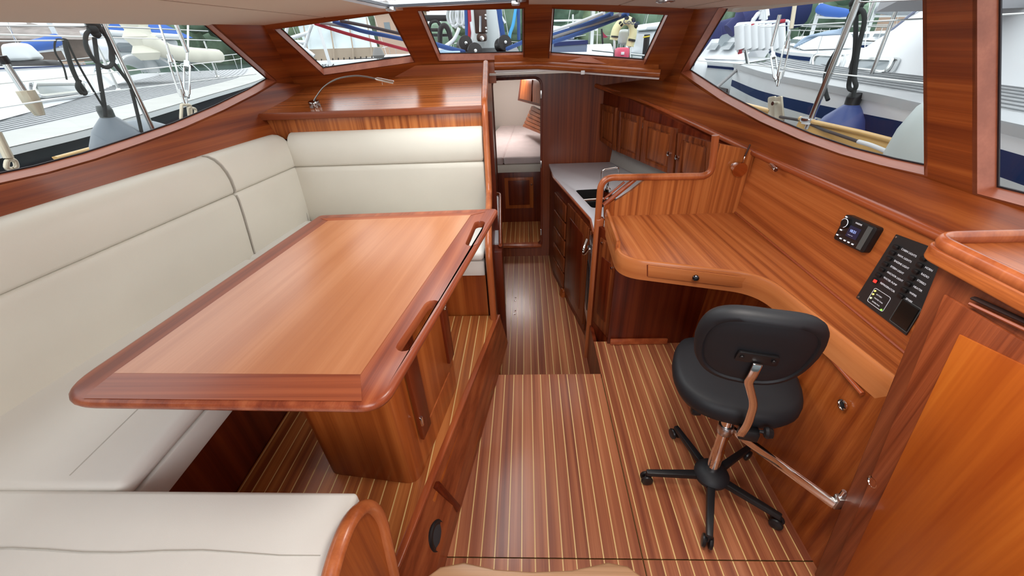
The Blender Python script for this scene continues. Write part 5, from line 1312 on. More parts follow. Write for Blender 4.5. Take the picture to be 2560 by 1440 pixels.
tube('rope', crv([xr_(160, 100), xr_(140, 100), xr_(138, 130), xr_(158, 165), xr_(167, 199)], 6), .004, ROPB, ro2, 6)
tube('rope', crv([xr_(167, 100), xr_(185, 140), xr_(215, 195), xr_(262, 274)], 6), .005, ROPB, ro2, 6)
st1 = thing('stanchion', 'slanting steel stanchion outside the left window', 'stanchion')
tube('post', [xr_(255, 54), xr_(386, 332)], .014, SST, st1, 10)
st2 = thing('rigging_screws', 'pair of steel rigging screws and chainplate at the left window', 'rigging')
def screw(p, q, parent, w=.016):
    p, q = V(p), V(q); d = (q-p); s = d.cross(V((0, 1, 0))).normalized()
    tube('stud', [p, p+d*.30], .007, SST, parent, 8); tube('stud', [p+d*.78, q], .007, SST, parent, 8)
    for k in (-1, 1): tube('screw_body', [p+d*.22+s*(w*.2*k), p+d*.27+s*(w*k), p+d*.80+s*(w*k), p+d*.86+s*(w*.2*k)], .0055, SST, parent, 8)
    lathe('screw_collar', [(w*.9, -.02), (w*.9, .02)], SST, parent, 12, c=p+d*.24, axis=d); lathe('screw_collar', [(w*.9, -.02), (w*.9, .02)], SST, parent, 12, c=p+d*.80, axis=d)
X2 = -2.15
tube('wire', [ax(470, 30, X2), ax(470, 130, X2)], .006, SST, st2, 6)
lathe('swage', [(.012, 0), (.012, .22)], SST, st2, 12, c=ax(468, 130, X2))
screw(ax(468, 130, X2), ax(466, 262, X2), st2, .019); screw(ax(415, 108, X2), ax(462, 262, X2), st2, .017)
tube('wire', [ax(392, 40, X2), ax(415, 112, X2)], .006, SST, st2, 6)
CHP = plain('chainplate_cream', (.62, .55, .42), .4, metal=.6)
tube('chain_link', rounded([ax(454, 262, X2), ax(476, 262, X2), ax(480, 300, X2), ax(452, 302, X2)], .012, 4), .009, CHP, st2, 8, closed=True)
tube('chain_link', rounded([ax(470, 268, X2), ax(490, 272, X2), ax(488, 296, X2), ax(474, 300, X2)], .012, 4), .008, CHP, st2, 8, closed=True)
st3 = thing('shackle', 'cream wire and shackle at the bottom left corner of the left window', 'rigging')
tube('wire', [ax(-10, 330, X2), ax(22, 395, X2)], .016, CHP, st3, 8); tube('shackle_bow', rounded([ax(14, 425, X2), ax(18, 400, X2), ax(36, 398, X2), ax(44, 420, X2)], .02, 4), .009, CHP, st3, 8)
st4 = thing('rigging_screws', 'shadowy slanting rigging screw further left in the left window', 'rigging')
X3 = -2.4
tube('tape_wrap', [ax(2, 140, X3), ax(16, 160, X3)], .020, PLB, st4, 8); tube('stud', [ax(12, 155, X3), ax(62, 232, X3)], .014, SST, st4, 8); lathe('fork', [(.02, -.06), (.035, .0), (.035, .05)], CHP, st4, 10, c=ax(80, 255, X3))
ll = thing('lifeline', 'upper and lower wire lifelines along the left side deck', 'wire')
for pts in (((-40, 64), (235, 65), (520, 78)), ((-40, 103), (160, 101)), ((-40, 275), (230, 233), (330, 222), (640, 185))):
    tube('wire', [xr_(*p) for p in pts], .0038, SST, ll, 6)
# ---- starboard neighbour yacht
n2 = thing('neighbour_yacht', 'white yacht with navy hull stripe close outside the starboard window', 'yacht')
ZD2 = 1.22
bq0 = az(1836, 165, ZD2); 
sg = crv([bq0, az(1905, 188, ZD2), az(2030, 215, ZD2), az(2180, 245, ZD2), az(2312, 276, ZD2), az(2312, 276, ZD2)+(az(2312, 276, ZD2)-az(2180, 245, ZD2))*2.2], 6)
sg = [p for p in sg]
def hz(z, d=0): return [V((p.x+.22*(ZD2-z)*0+.05*(ZD2-z)+d, p.y, z)) for p in sg]
PH = Plane(sg[6], sg[20], sg[12]+V((.05, 0, -1)))
zA, zB = PH.at(2100, 278).z, PH.at(2100, 312).z
ns_ = len(sg)-1
def hv(a0, a1): return [V((p.x+.05*(a0+(a1-a0)*min(1, i/24)), p.y, ZD2-(a0+(a1-a0)*min(1, i/24)))) for i, p in enumerate(sg)]
ribbon('silver_rubbing_band', [p+V((-.015, 0, 0)) for p in hz(ZD2+.02)], [p+V((-.015, 0, 0)) for p in hz(ZD2-.012)], SILV, n2, t=(.03, 0, 0))
ribbon('hull_upper', hv(.010, .010), hv(.13, .062), WHB, n2, t=(.02, 0, 0))
ribbon('navy_stripe', hv(.13, .062), hv(.19, .145), NAVY, n2, t=(.02, 0, 0))
ribbon('hull_lower', hv(.19, .145), hz(WL_), WHG, n2, t=(.02, 0, 0))
bow = sg[0]
mesh('hull_far_side', [V((bow.x, bow.y, ZD2)), V((bow.x+3, bow.y-1.2, ZD2)), V((bow.x+3, bow.y-1.2, WL_)), V((bow.x+.2, bow.y-.3, WL_))], [(0, 1, 2, 3)], WHG, n2)
i0 = [V((p.x+.03, p.y, ZD2+.005)) for p in sg]
def inw(path, d): 
    q = outw(path, -d); return q
i1 = [V((p.x, p.y, ZD2+.02)) for p in outw(sg, -.16)]; i2_ = [V((p.x, p.y, ZD2+.05)) for p in outw(sg, -.52)]
if i1[10].x < sg[10].x: i1 = [V((p.x, p.y, ZD2+.02)) for p in outw(sg, .16)]; i2_ = [V((p.x, p.y, ZD2+.05)) for p in outw(sg, .52)]
ribbon('silver_deck_edge', i0, i1, SILV, n2); ribbon('side_deck', i1, i2_, TEAK, n2)
multi('deck_seams', [tube_bm([p+V((0, 0, .006)) for p in lerp_path(i1, i2_, (k+.5)/7)], .0035, 4) for k in range(7)], SEAM, n2)['kind'] = 'stuff'
cs0 = i2_[4:]
cst = [V((p.x+.30, p.y, ZD2+min(.47, .05+.09*i))) for i, p in enumerate(cs0)]
ribbon('cabin_side', cs0, cst, WHB, n2, t=(.02, 0, 0)); ribbon('coachroof', cst, [p+V((1.4, 0, .10)) for p in cst], WHB, n2)
tube('cabin_line', [p.lerp(q, .95)+V((-.02, 0, 0)) for p, q in zip(cs0, cst)], .010, plain('pale_blue_line', (.25, .28, .40), .5), n2, 5)
P3 = Plane(cs0[10], cs0[20], cst[15]); o3 = P3.n*(1 if (CAMP-P3.p).dot(P3.n) > 0 else -1)
for q_ in (((2036, 172), (2098, 180), (2106, 146), (2042, 142)), ((2142, 178), (2222, 188), (2238, 156), (2150, 152))):
    w_ = rounded([P3.at(*p) for p in q_], .04, 4)
    prism('port_light', [p+o3*.012 for p in w_], o3*.012, TINT, n2); tube('port_light_frame', [p+o3*.026 for p in w_], .014, SST, n2, 6, closed=True)
    c_ = sum(w_, V())/len(w_); tube('port_light_surround', [c_+(p-c_)*1.3+o3*.02 for p in w_], .008, WHG, n2, 6, closed=True)
hs_ = thing('spray_hood', 'grey spray hood at the top right of the starboard window', 'canopy')
a = [ay(2190, 30, 2.9), ay(2310, 28, 2.3), ay(2310, -30, 2.2), ay(2210, -20, 2.9)]
quad('hood_cloth', *a, (.8, .3, 0), plain('grey_canvas', (.36, .36, .38), .7), hs_)
for px in (2120, 2175): b_ = az(px, 195-.2*(2175-px), ZD2+.02); tube('stanchion', [b_, b_+V((.0, .0, .6))], .012, SST, n2, 8)
tube('lifeline', [p+V((0, 0, .62)) for p in i1], .005, SST, n2, 5); tube('lifeline', [p+V((0, 0, .32)) for p in i1], .004, SST, n2, 5)
mo = thing('mooring_rope', 'grey mooring rope at the bow of the navy striped yacht', 'rope')
tube('rope', [az(1788, 222, 1.1), bq0+V((.03, -.05, -.02))], .014, ROPG, mo, 8)
# pulpit, fender board and dinghy cluster in front of it
rk = thing('horseshoe_rack', 'white fender rack with red edges on the boat behind the rigging screws', 'rack')
a = lambda px, py: ay(px, py, 6.2)
for px in range(1848, 1965, 17): tube('rack_fender', [a(px, 62), a(px+2, 122)], .058, WHB, rk, 12)
tube('rack_frame', rounded([a(1840, 60), a(1972, 52), a(1972, 112), a(1845, 130)], .03, 3), .016, WHB, rk, 8, closed=True)
tube('red_edge', [a(1846, 72), a(1850, 134)], .028, ROPR, rk, 8); tube('red_edge', [a(1868, 66), a(1884, 62)], .02, ROPR, rk, 8); tube('red_edge', [a(1940, 54), a(1962, 52)], .02, ROPR, rk, 8)
tube('stay', [a(1853, 60), a(1871, 170)], .022, SST, rk, 8); tube('stay', [a(1871, 170), V((a(1871, 170).x, 6.2, .9))], .022, SST, rk, 8)
rpb = thing('coiled_lines', 'light blue coiled lines on the deck of the navy striped yacht', 'rope')
for k in range(6): tube('line', crv([ay(1985+k*6, 118-k*3, 4.4), ay(2020+k*8, 92-k*2, 4.4), ay(2070+k*5, 86-k*2, 4.3), ay(2110, 84-k*3, 4.2)], 5), .010, plain('pale_blue_line_%d' % k, (.35, .45, .58), .8), rpb, 6)
fb = thing('covered_sail', 'navy sail cover with white emblem over a boom outside starboard', 'sail cover')
tube('cover', crv([ay(1822, 78, 9), ay(1850, 56, 9), ay(1900, 44, 9), ay(1960, 18, 9), ay(2000, 4, 9)], 6), [.13]*6+[.22]*6+[.34]*6+[.4]*7, NAVC, fb, 14)
for pts in (((1882, 52), (1895, 34), (1905, 22), (1902, 48)), ((1899, 26), (1912, 20), (1914, 50)), ((1885, 46), (1878, 60), (1890, 62)), ((1907, 30), (1908, 52))): tube('emblem_stroke', [ay(p[0], p[1], 8.62) for p in pts], .035, WHB, fb, 6)
fb2 = thing('covered_sail', 'lower navy sail cover beside the red flag outside starboard', 'sail cover')
tube('cover', crv([ay(1742, 124, 11), ay(1770, 96, 11), ay(1800, 84, 11), ay(1838, 74, 11)], 6), [.40]*5+[.34]*6+[.25]*8, NAVC, fb2, 12)
rfm = thing('flag', 'small red flag behind the lower navy sail cover', 'flag')
p_ = [ay(1768, 92, 12), ay(1779, 70, 12), ay(1776, 92, 12), ay(1765, 98, 12)]; prism('cloth', p_, (0, .02, 0), ROPR, rfm); tube('staff', [ay(1760, 120, 12), ay(1782, 62, 12)], .015, WHB, rfm, 6)
wb2 = thing('moored_yacht', 'white yacht with two hanging white fenders at the tip of the starboard window', 'yacht')
ga, gb = ay(1722, 152, 10), ay(1850, 160, 7.5)
ribbon('hull_side', [ga, gb], [V((ga.x+.1, ga.y, WL_)), V((gb.x+.1, gb.y, WL_))], WHG, wb2, t=(.1, .1, 0)); ribbon('sheer_line', [ga+V((-.03, -.03, -.05)), gb+V((-.03, -.03, -.05))], [ga+V((-.03, -.03, -.08)), gb+V((-.03, -.03, -.08))], NAVY, wb2)
ribbon('deck', [ga, gb], [ga+V((1, .8, .02)), gb+V((1, .8, .02))], WHB, wb2)
ca, cb_ = ay(1745, 146, 10.3), ay(1860, 150, 8.1)
ribbon('cabin_side', [ca, cb_], [ca+V((.3, .2, .35)), cb_+V((.3, .2, .35))], WHB, wb2, t=(.6, .5, 0))
for u in (.12, .42): 
    p_ = ca.lerp(cb_, u)+V((.08, .0, .16)); d_2 = (cb_-ca).normalized(); prism('port_light', [p_, p_+d_2*.45, p_+d_2*.45+V((.1, .06, .12)), p_+V((.1, .06, .12))], (-.05, -.05, 0), TINT, wb2)
cu_ = crv([ay(1795, 108, 9.5), ay(1805, 88, 9.5), ay(1840, 82, 9.5)], 4); ribbon('windscreen', cu_, [p+V((.5, .1, -.3)) for p in cu_], VINY, wb2)
boot = [ay(1735, 205, 9.8), ay(1820, 222, 7.7)]; ribbon('dark_boot_top', boot, [V((p.x+.02, p.y, p.z-.3)) for p in boot], PLB, wb2, t=(-.03, -.03, 0))
for px in (1722, 1766):
    t_ = ay(px, 150, 9.2-(px-1722)*.02); lathe('hanging_fender', [(.02, 0), (.09, .06), (.11, .14), (.11, .34), (.08, .42), (.02, .46)], WHB, wb2, 14, c=t_+V((-.12, -.1, -.42)), ang=180)
pon = struct(mesh('path', [az(1640, 236, -.2), az(1840, 262, -.2), az(1840, 225, -.2), az(1740, 205, -.2)], [(0, 1, 2, 3)], plain('pontoon_planks', (.50, .40, .28), .8, var=.1)), 'pale wooden pontoon between the moored boats')
# own rigging starboard
X4 = 1.62
def xs(px, py): return ax(px, py, X4)
st5 = thing('rigging_screws', 'pair of steel rigging screws on a two plate chainplate at starboard', 'rigging')
tube('wire', [xs(1917, 0), xs(1922, 40)], .007, SST, st5, 6); lathe('swage', [(.011, 0), (.011, .17)], SST, st5, 12, c=xs(1929, 115))
screw(xs(1929, 115), xs(1944, 215), st5, .015); tube('wire', [xs(1988, 5), xs(1978, 72)], .012, CHP, st5, 8); screw(xs(1975, 78), xs(1945, 215), st5, .017)
for dx in (-7, 9):
    q_ = [xs(1937+dx-11, 243), xs(1937+dx+7, 240), xs(1937+dx+13, 306), xs(1937+dx-10, 296)]
    prism('chainplate', rounded(q_, .014, 3), (.012, .004, 0), CHP, st5, bev=.002)
lathe('clevis_pin', [(.012, -.03), (.012, .03)], SST, st5, 12, c=xs(1941, 258), axis=(1, .3, 0))
st6 = thing('stanchion', 'thick slanting steel stanchion with a base collar at starboard', 'stanchion')
tube('post', [xs(2154, -20), xs(2018, 322)], .0155, SST, st6, 12)
lathe('base_collar', [(.040, -.008), (.042, 0), (.040, .012)], SST, st6, 20, c=xs(2021, 300)); lathe('base_collar', [(.034, 0), (.034, .03)], WHB, st6, 20, c=xs(2020, 309))
rp4 = thing('rope_coil', 'black rope doubled over the lifeline holding the blue fender', 'rope')
x5 = lambda px, py: ax(px, py, 1.68)
tube('rope', crv([x5(2140, 22), x5(2125, 38), x5(2114, 70), x5(2095, 120), x5(2072, 160), x5(2062, 200), x5(2064, 230), x5(2070, 250)], 6), .0105, ROPB, rp4, 8)
tube('rope', crv([x5(2142, 20), x5(2158, 30), x5(2160, 60), x5(2146, 120), x5(2136, 190), x5(2140, 215), x5(2132, 226), x5(2122, 215), x5(2130, 170), x5(2138, 120), x5(2140, 30)], 6), .0105, ROPB, rp4, 8)
for a_, b_, r_ in ((2138, 6, .026), (2146, 14, .024), (2136, 20, .022), (2144, 28, .02)): lathe('knot', [(.004, -r_), (r_*.8, -r_*.6), (r_, 0), (r_*.8, r_*.6), (.004, r_)], ROPB, rp4, 10, c=x5(a_, b_), ang=180)
tube('rope', [x5(2136, 225), x5(2132, 245)], .010, ROPB, rp4, 8)
fender('fender', 'blue ball fender with black neck outside the starboard window', ax(2132, 254, 1.78), .17, .62, FEB, PLB)
fw_ = thing('fender', 'huge pale green fender at the lower right of the starboard window', 'fender', ax(2352, 330, 1.72))
lathe('fender_body', [(.02, .17), (.06, .15), (.11, .09), (.14, .0), (.15, -.1), (.14, -.3), (.12, -.5)], FEW, fw_, 28, ang=180)
ld = thing('leader_line', 'dark line with white spliced end running along the varnished bulwark', 'rope')
tube('line', [xs(1950, 292), xs(2008, 302), xs(2060, 325), xs(2146, 354)], .008, plain('brown_line', (.06, .05, .05), .8), ld, 8); tube('spliced_end', crv([xs(2146, 354), xs(2180, 364), xs(2230, 384), xs(2290, 404)], 4), .010, ROPW, ld, 8)
ll2 = thing('lifeline', 'wire lifelines crossing the starboard window', 'wire')
for pts in (((1690, 40), (2020, 2)), ((1700, 148), (1880, 162), (2310, 208)), ((2150, 5), (2330, -2))): tube('wire', [xs(*p) for p in pts], .0035, SST, ll2, 6)
# ---- ahead: mast, winches, lines
YM_ = 4.6
def m4(px, py, y=YM_): return ay(px, py, y)
ms_ = thing('own_mast', 'pale mast with brown boom bracket right in the middle windscreen', 'mast')
tube('mast_tube', [m4(1213, 138), m4(1213, -60)], .165, plain('mast_paint', (.62, .66, .66), .35, coat=.3), ms_, 20)
BRK = plain('bronze_bracket', (.09, .055, .045), .45, metal=.5)
a0, a1 = m4(1190, 84, 4.4), m4(1216, -30, 4.4)
box('mast_bracket', (m4(1189, 84, 4.4).x, m4(1219, 84, 4.4).x), (4.36, 4.42), (m4(1200, 84, 4.4).z, 1.95), BRK, ms_, bev=.01)
box('vang_block', (m4(1193, 84, 4.4).x, m4(1218, 84, 4.4).x), (4.30, 4.38), (m4(1200, 104, 4.3).z, m4(1200, 84, 4.3).z), BRK, ms_, bev=.02)
lathe('block_boss', [(.02, 0), (.02, .01), (0, .012)], SST, ms_, 14, c=m4(1205, 96, 4.29), axis=(0, -1, 0))
for px, py in ((1214, 38), (1214, 46), (1215, 70), (1216, 78)): lathe('bolt', [(.011, 0), (.008, .012), (0, .014)], SST, ms_, 10, c=m4(px, py, 4.35), axis=(0, -1, 0))
tube('bracket_slot', [m4(1201, 40, 4.34), m4(1201, 80, 4.34)], .012, SST, ms_, 6)
def winch(px, py, y, r, label):
    t = thing('winch', label, 'winch', m4(px, py, y))
    lathe('drum', [(r*.9, -.10), (r, -.09), (r*.72, -.05), (r*.72, .05), (r, .08), (r*.95, .10), (r*.3, .11), (0, .11)], PLB, t, 22, axis=(.25, -.95, .12)); lathe('winch_cap', [(r*.2, .105), (r*.2, .12), (0, .125)], SST, t, 12, axis=(.25, -.95, .12)); return t
winch(1161, 112, 4.15, .062, 'left of three black winches below the mast')
winch(1184, 131, 4.0, .065, 'lowest black winch at the mast foot')
winch(1257, 110, 4.15, .060, 'right black winch beside the blue lines')
dkb = thing('mast_foot_plate', 'dark mast foot plate behind the winches', 'plate')
mesh('plate', [m4(1165, 122, 4.7), m4(1290, 122, 4.7), m4(1300, 140, 4.1), m4(1150, 142, 4.1), m4(1165, 112, 4.7), m4(1290, 114, 4.7), m4(1300, 132, 4.1), m4(1150, 134, 4.1)], HEX, PLB, dkb)
def rope1(label, pts, r, mat, y=4.2, name='halyard'):
    t = thing(name, label, 'rope'); tube('line', crv([m4(p[0], p[1], p[2] if len(p) > 2 else y) for p in pts], 5), r, mat, t, 8); return t
rope1('dark blue vertical line left of the mast', [(1165, 20), (1168, 104)], .016, ROPU)
rope1('red vertical line just left of the mast', [(1172, 20), (1174, 60), (1171, 110)], .016, ROPR)
rope1('white braided tail left of the mast', [(1176, 55), (1182, 85), (1178, 116)], .016, ROPW)
rope1('thick blue bundle right of the mast', [(1247, 20), (1252, 60), (1258, 96)], .024, ROPU)
rope1('white line beside the blue bundle right of the mast', [(1243, 20), (1247, 60), (1249, 98)], .010, ROPW)
rope1('white tail crossing right of the mast', [(1248, 30), (1256, 46), (1263, 58)], .010, ROPW)
rope1('bright cyan tail hanging right of the mast', [(1290, 20), (1283, 60), (1275, 85), (1272, 110)], .014, ROPC)
rope1('dark blue line at the right edge of the middle pane', [(1296, 20), (1297, 100)], .014, ROPU)
rope1('pale grey line slanting down on the left of the mast', [(1148, 70), (1135, 98), (1110, 118), (1094, 128)], .014, ROPW, 4.0)
cl_ = thing('coiled_halyards', 'pale grey halyard coils hanging left of the mast', 'rope')
for k in range(6):
    x = 1122+k*7; tube('coil', crv([m4(x, 18, 4.3), m4(x-4, 40, 4.3), m4(x+2, 58+5*(k % 3), 4.3), m4(x+14, 56+4*(k % 2), 4.3), m4(x+17, 36, 4.3), m4(x+14, 16, 4.3)], 5), .011, ROPW if k % 2 else plain('pale_grey_rope_%d' % k, (.45, .47, .47), .8), cl_, 8)
fbx = thing('deck_boxes', 'dark framed gear with looped handle at the left of the middle pane', 'gear')
for (x0, x1, y0, y1) in ((1052, 1117, 37, 53), (1065, 1100, 70, 79), (1072, 1128, 84, 92)): quad('bar', m4(x0, y1, 5), m4(x1, y1, 5), m4(x1, y0, 5), m4(x0, y0, 5), (0, .08, 0), PLB, fbx, bev=.01)
tube('handle', crv([m4(1072, 74, 5), m4(1078, 56, 5), m4(1094, 54, 5), m4(1104, 74, 5)], 5), .016, PLB, fbx, 8); tube('handle', crv([m4(1100, 112, 4.9), m4(1101, 74, 4.9), m4(1112, 64, 4.9), m4(1122, 78, 4.9), m4(1130, 110, 4.9)], 5), .026, PLB, fbx, 8)
rope1('blue sheet running low left below the winches', [(1080, 108, 3.6), (1120, 120, 3.8), (1160, 130, 4.0)], .018, ROPU, name='sheet')
rope1('blue sheet running low right from the mast foot', [(1268, 122, 4), (1310, 104, 3.7)], .016, ROPU, name='sheet')
tl = thing('tied_line_heap', 'pale blue line heap in the lower left of the middle pane', 'rope')
for k in range(5): tube('line', crv([m4(1093+k*3, 132+k, 3.7), m4(1110+4*k, 127+k, 3.7), m4(1130+2*k, 134-k, 3.7), m4(1150, 130, 3.7)], 4), .009, plain('icy_line_%d' % k, (.45, .62, .78), .8), tl, 6)
# left pane
rope1('red line slanting across the left windscreen pane', [(786, 58, 3.1), (860, 82, 3.2), (940, 104, 3.3), (1022, 126, 3.4)], .0105, ROPR, name='sheet')
rope1('thick blue line slanting across the left windscreen pane', [(832, 52, 3.1), (900, 76, 3.2), (960, 88, 3.3), (1012, 99, 3.4)], .013, ROPU, name='sheet')
rope1('grey line between red and blue in the left pane', [(800, 56, 3.1), (860, 66, 3.2), (930, 84, 3.3)], .010, ROPG, name='sheet')
rope1('dark line above the blue one in the left pane', [(850, 52, 3.1), (920, 66, 3.2), (1000, 84, 3.3)], .010, plain('dark_brown_line', (.05, .04, .045), .8), name='sheet')
fr2 = thing('radar_arch', 'white tubular steps and frame at the left of the left pane', 'frame')
for pts in (((720, 58), (712, 95)), ((724, 96), (772, 82), (780, 60)), ((772, 82), (758, 130)), ((795, 62), (830, 178)), ((740, 104), (786, 140)), ((728, 104), (768, 106))): tube('tube', [ay(p[0], p[1], 6) for p in pts], .022, WHB, fr2, 8)
by = thing('moored_yacht', 'white stern of a yacht lettered in black behind the left pane', 'yacht')
a = lambda px, py, y=7.5: ay(px, py, y)
quad('transom', a(765, 260), a(1060, 190), a(1060, 143), a(765, 154), (0, 3, 0), WHB, by, bev=.03)
quad('coaming', a(955, 147, 7.3), a(1060, 141, 7.3), a(1060, 138, 7.3), a(955, 144, 7.3), (0, .3, 0), DKH, by)
tt = text_obj('hull_lettering', 'BEAM', .085, a(806, 171, 7.44), V((1, 0, .01)), V((0, 0, 1)), PLB, by, .003)
hd = thing('cockpit_tent', 'beige cockpit tent with clear panels behind the left pane', 'canopy')
quad('beige_skirt', a(770, 156, 7.8), a(942, 142, 7.8), a(932, 118, 7.8), a(765, 124, 7.8), (0, .5, 0), BEIC, hd)
quad('clear_panel', a(765, 124, 7.85), a(930, 118, 7.85), a(905, 40, 8.4), a(740, 50, 8.4), (0, .3, 0), VINY, hd)
for px in (770, 836, 884, 930): tube('tent_seam', [a(px, 150, 7.75), a(px-2, 120, 7.75), a(px-14, 44, 8.3)], .012, BEIC, hd, 6)
for px in range(790, 940, 14): tube('toggle', [a(px, 148-.06*(px-790), 7.74), a(px, 158-.06*(px-790), 7.74)], .010, PLB, hd, 5)
wd_ = thing('windlass', 'small dark deck winch at the right of the left pane', 'winch'); lathe('drum', [(.07, 0), (.09, .04), (.07, .1), (.05, .14)], plain('windlass_grey', (.22, .21, .2), .5), wd_, 14, c=a(948, 146, 7)); tube('windlass_pedestal', [a(948, 146, 7), V((a(948, 146, 7).x, 7, 1.0))], .04, SST, wd_, 8)
# right pane
for lb, pts, r, mt in (('upper dark blue line slanting up in the right pane', [(1372, 90), (1450, 66), (1530, 34)], .013, ROPU), ('lower dark blue line slanting up in the right pane', [(1372, 108), (1450, 82), (1570, 34)], .014, ROPU),
                       ('grey line between the blue ones in the right pane', [(1372, 96), (1450, 72), (1550, 36)], .012, ROPG), ('thin white line above the blue ones in the right pane', [(1376, 78), (1440, 58), (1510, 32)], .010, ROPW)):
    rope1(lb, [(p[0], p[1], 3.5-.3*i) for i, p in enumerate(pts)], r, mt, name='sheet')
lb_ = thing('lifebuoy', 'cream horseshoe lifebuoy with lettering in the right windscreen pane', 'lifebuoy')
a = lambda px, py, y=6: ay(px, py, y)
CRB = plain('lifebuoy_cream', (.72, .66, .38), .6, var=.05, vscale=10)
pth = crv([a(1534, 100), a(1541, 72), a(1560, 52), a(1578, 58), a(1582, 82), a(1574, 116)], 7)
tube('horseshoe', pth, .062, CRB, lb_, 16, flat=.8)
for i in (2, 9, 14, 20, 25, 31): tube('black_band', [pth[i]+V((0, -.02, 0)), pth[min(i+1, len(pth)-1)]+V((0, -.02, 0))], .066, PLB, lb_, 14, flat=.7) if i in (2, 31) else lathe('dark_spot', [(.03, 0), (.02, .006)], PLB, lb_, 10, c=pth[i]+V((.02, -.055, .02)), axis=(0, -1, 0))
text_obj('lettering', 'Codan', .075, a(1557, 59, 5.90), V((1, 0, -.12)), V((0, 0, 1)), NAVC, lb_, .002)
rb = thing('red_canister', 'pink red life raft canister on the rail in the right pane', 'canister')
box('case', (a(1540, 130, 5.8).x, a(1570, 130, 5.8).x), (5.7, 5.9), (a(1550, 150, 5.8).z, a(1550, 119, 5.8).z), plain('pink_red_plastic', (.72, .10, .17), .5), rb, bev=.03); box('label', (a(1553, 130, 5.69).x, a(1561, 130, 5.69).x), (5.685, 5.70), (a(1556, 137, 5.69).z, a(1556, 130, 5.69).z), WHB, rb)
pr_ = thing('pushpit_rail', 'steel stern rail carrying the lifebuoy in the right pane', 'rail')
for px in (1536, 1574): tube('post', [a(px, 150), a(px, 70)], .018, SST, pr_, 8)
tube('rail', [a(1480, 125), a(1620, 140)], .012, SST, pr_, 6); tube('rail', [a(1385, 52), a(1470, 50)], .012, SST, pr_, 6); tube('post', [a(1432, 36), a(1432, 56)], .012, SST, pr_, 6)
ob2 = thing('outboard_motor', 'grey white outboard motor under the lifebuoy arch', 'motor'); cushion('cowling', [a(1551, 112, 6.1)+V(v) for v in ((0, 0, 0), (.1, 0, 0), (.1, .15, 0), (0, .15, 0))], [a(1548, 76, 6.1)+V(v) for v in ((0, 0, 0), (.16, 0, 0), (.16, .15, 0), (0, .15, 0))], WHG, ob2, r=.03, puff=.01)
rfl = thing('flag', 'dark red flag left of the lifebuoy in the right pane', 'flag'); prism('cloth', [a(1504, 92, 7), a(1505, 76, 7), a(1510, 84, 7), a(1520, 93, 7), a(1512, 95, 7)], (0, .02, 0), plain('dark_red_cloth', (.36, .03, .07), .8), rfl); tube('staff', [a(1504, 72, 7), a(1507, 110, 7)], .014, PLB, rfl, 6)
pil = thing('mooring_pile', 'black mooring pile with a yellow band in the right pane', 'pile'); tube('pile_post', [V((a(1613, 135, 8).x, 8, WL_)), a(1613, 135, 8), a(1618, 86, 8)], .05, PLB, pil, 12); tube('yellow_band', [a(1616, 93, 7.98), a(1616, 90, 7.98)], .056, plain('yellow_paint', (.8, .6, .05), .5), pil, 12)
hc_ = thing('own_hatch_lid', 'white hatch lid with dark edge in the lower right pane', 'hatch')
quad('lid', a(1380, 134, 3.7), a(1512, 146, 3.5), a(1502, 129, 4.4), a(1380, 131, 4.4), (0, 0, -.04), WHB, hc_, bev=.01)
mbt = thing('motorboat', 'white and blue motor cruiser in the left half of the right pane', 'motorboat')
quad('hull_side', a(1340, 150, 9), a(1466, 150, 9), a(1470, 100, 9), a(1340, 98, 9), (0, 3, 0), plain('grey_blue_hull', (.16, .20, .30), .4), mbt, bev=.05)
quad('house', a(1340, 100, 9.3), a(1440, 100, 9.3), a(1432, 68, 9.3), a(1340, 60, 9.3), (0, 2, 0), WHB, mbt, bev=.08)
for x0, x1 in ((1388, 1404), (1410, 1424)): quad('window', a(x0, 98, 9.28), a(x1, 98, 9.28), a(x1, 84, 9.28), a(x0, 84, 9.28), (0, .03, 0), TINT, mbt)
quad('side_strip', a(1385, 116, 8.98), a(1470, 110, 8.98), a(1470, 100, 8.98), a(1385, 106, 8.98), (0, .03, 0), NAVC, mbt)
nbt = thing('motorboat', 'white fly bridge cruiser at the right end of the right pane', 'motorboat')
quad('house', a(1622, 140, 12), a(1680, 140, 12), a(1676, 75, 12), a(1630, 75, 12), (0, 3, 0), WHB, nbt, bev=.1); quad('fly_bridge', a(1612, 76, 11.9), a(1680, 72, 11.9), a(1672, 52, 11.9), a(1620, 60, 11.9), (0, 2, 0), WHB, nbt, bev=.1)

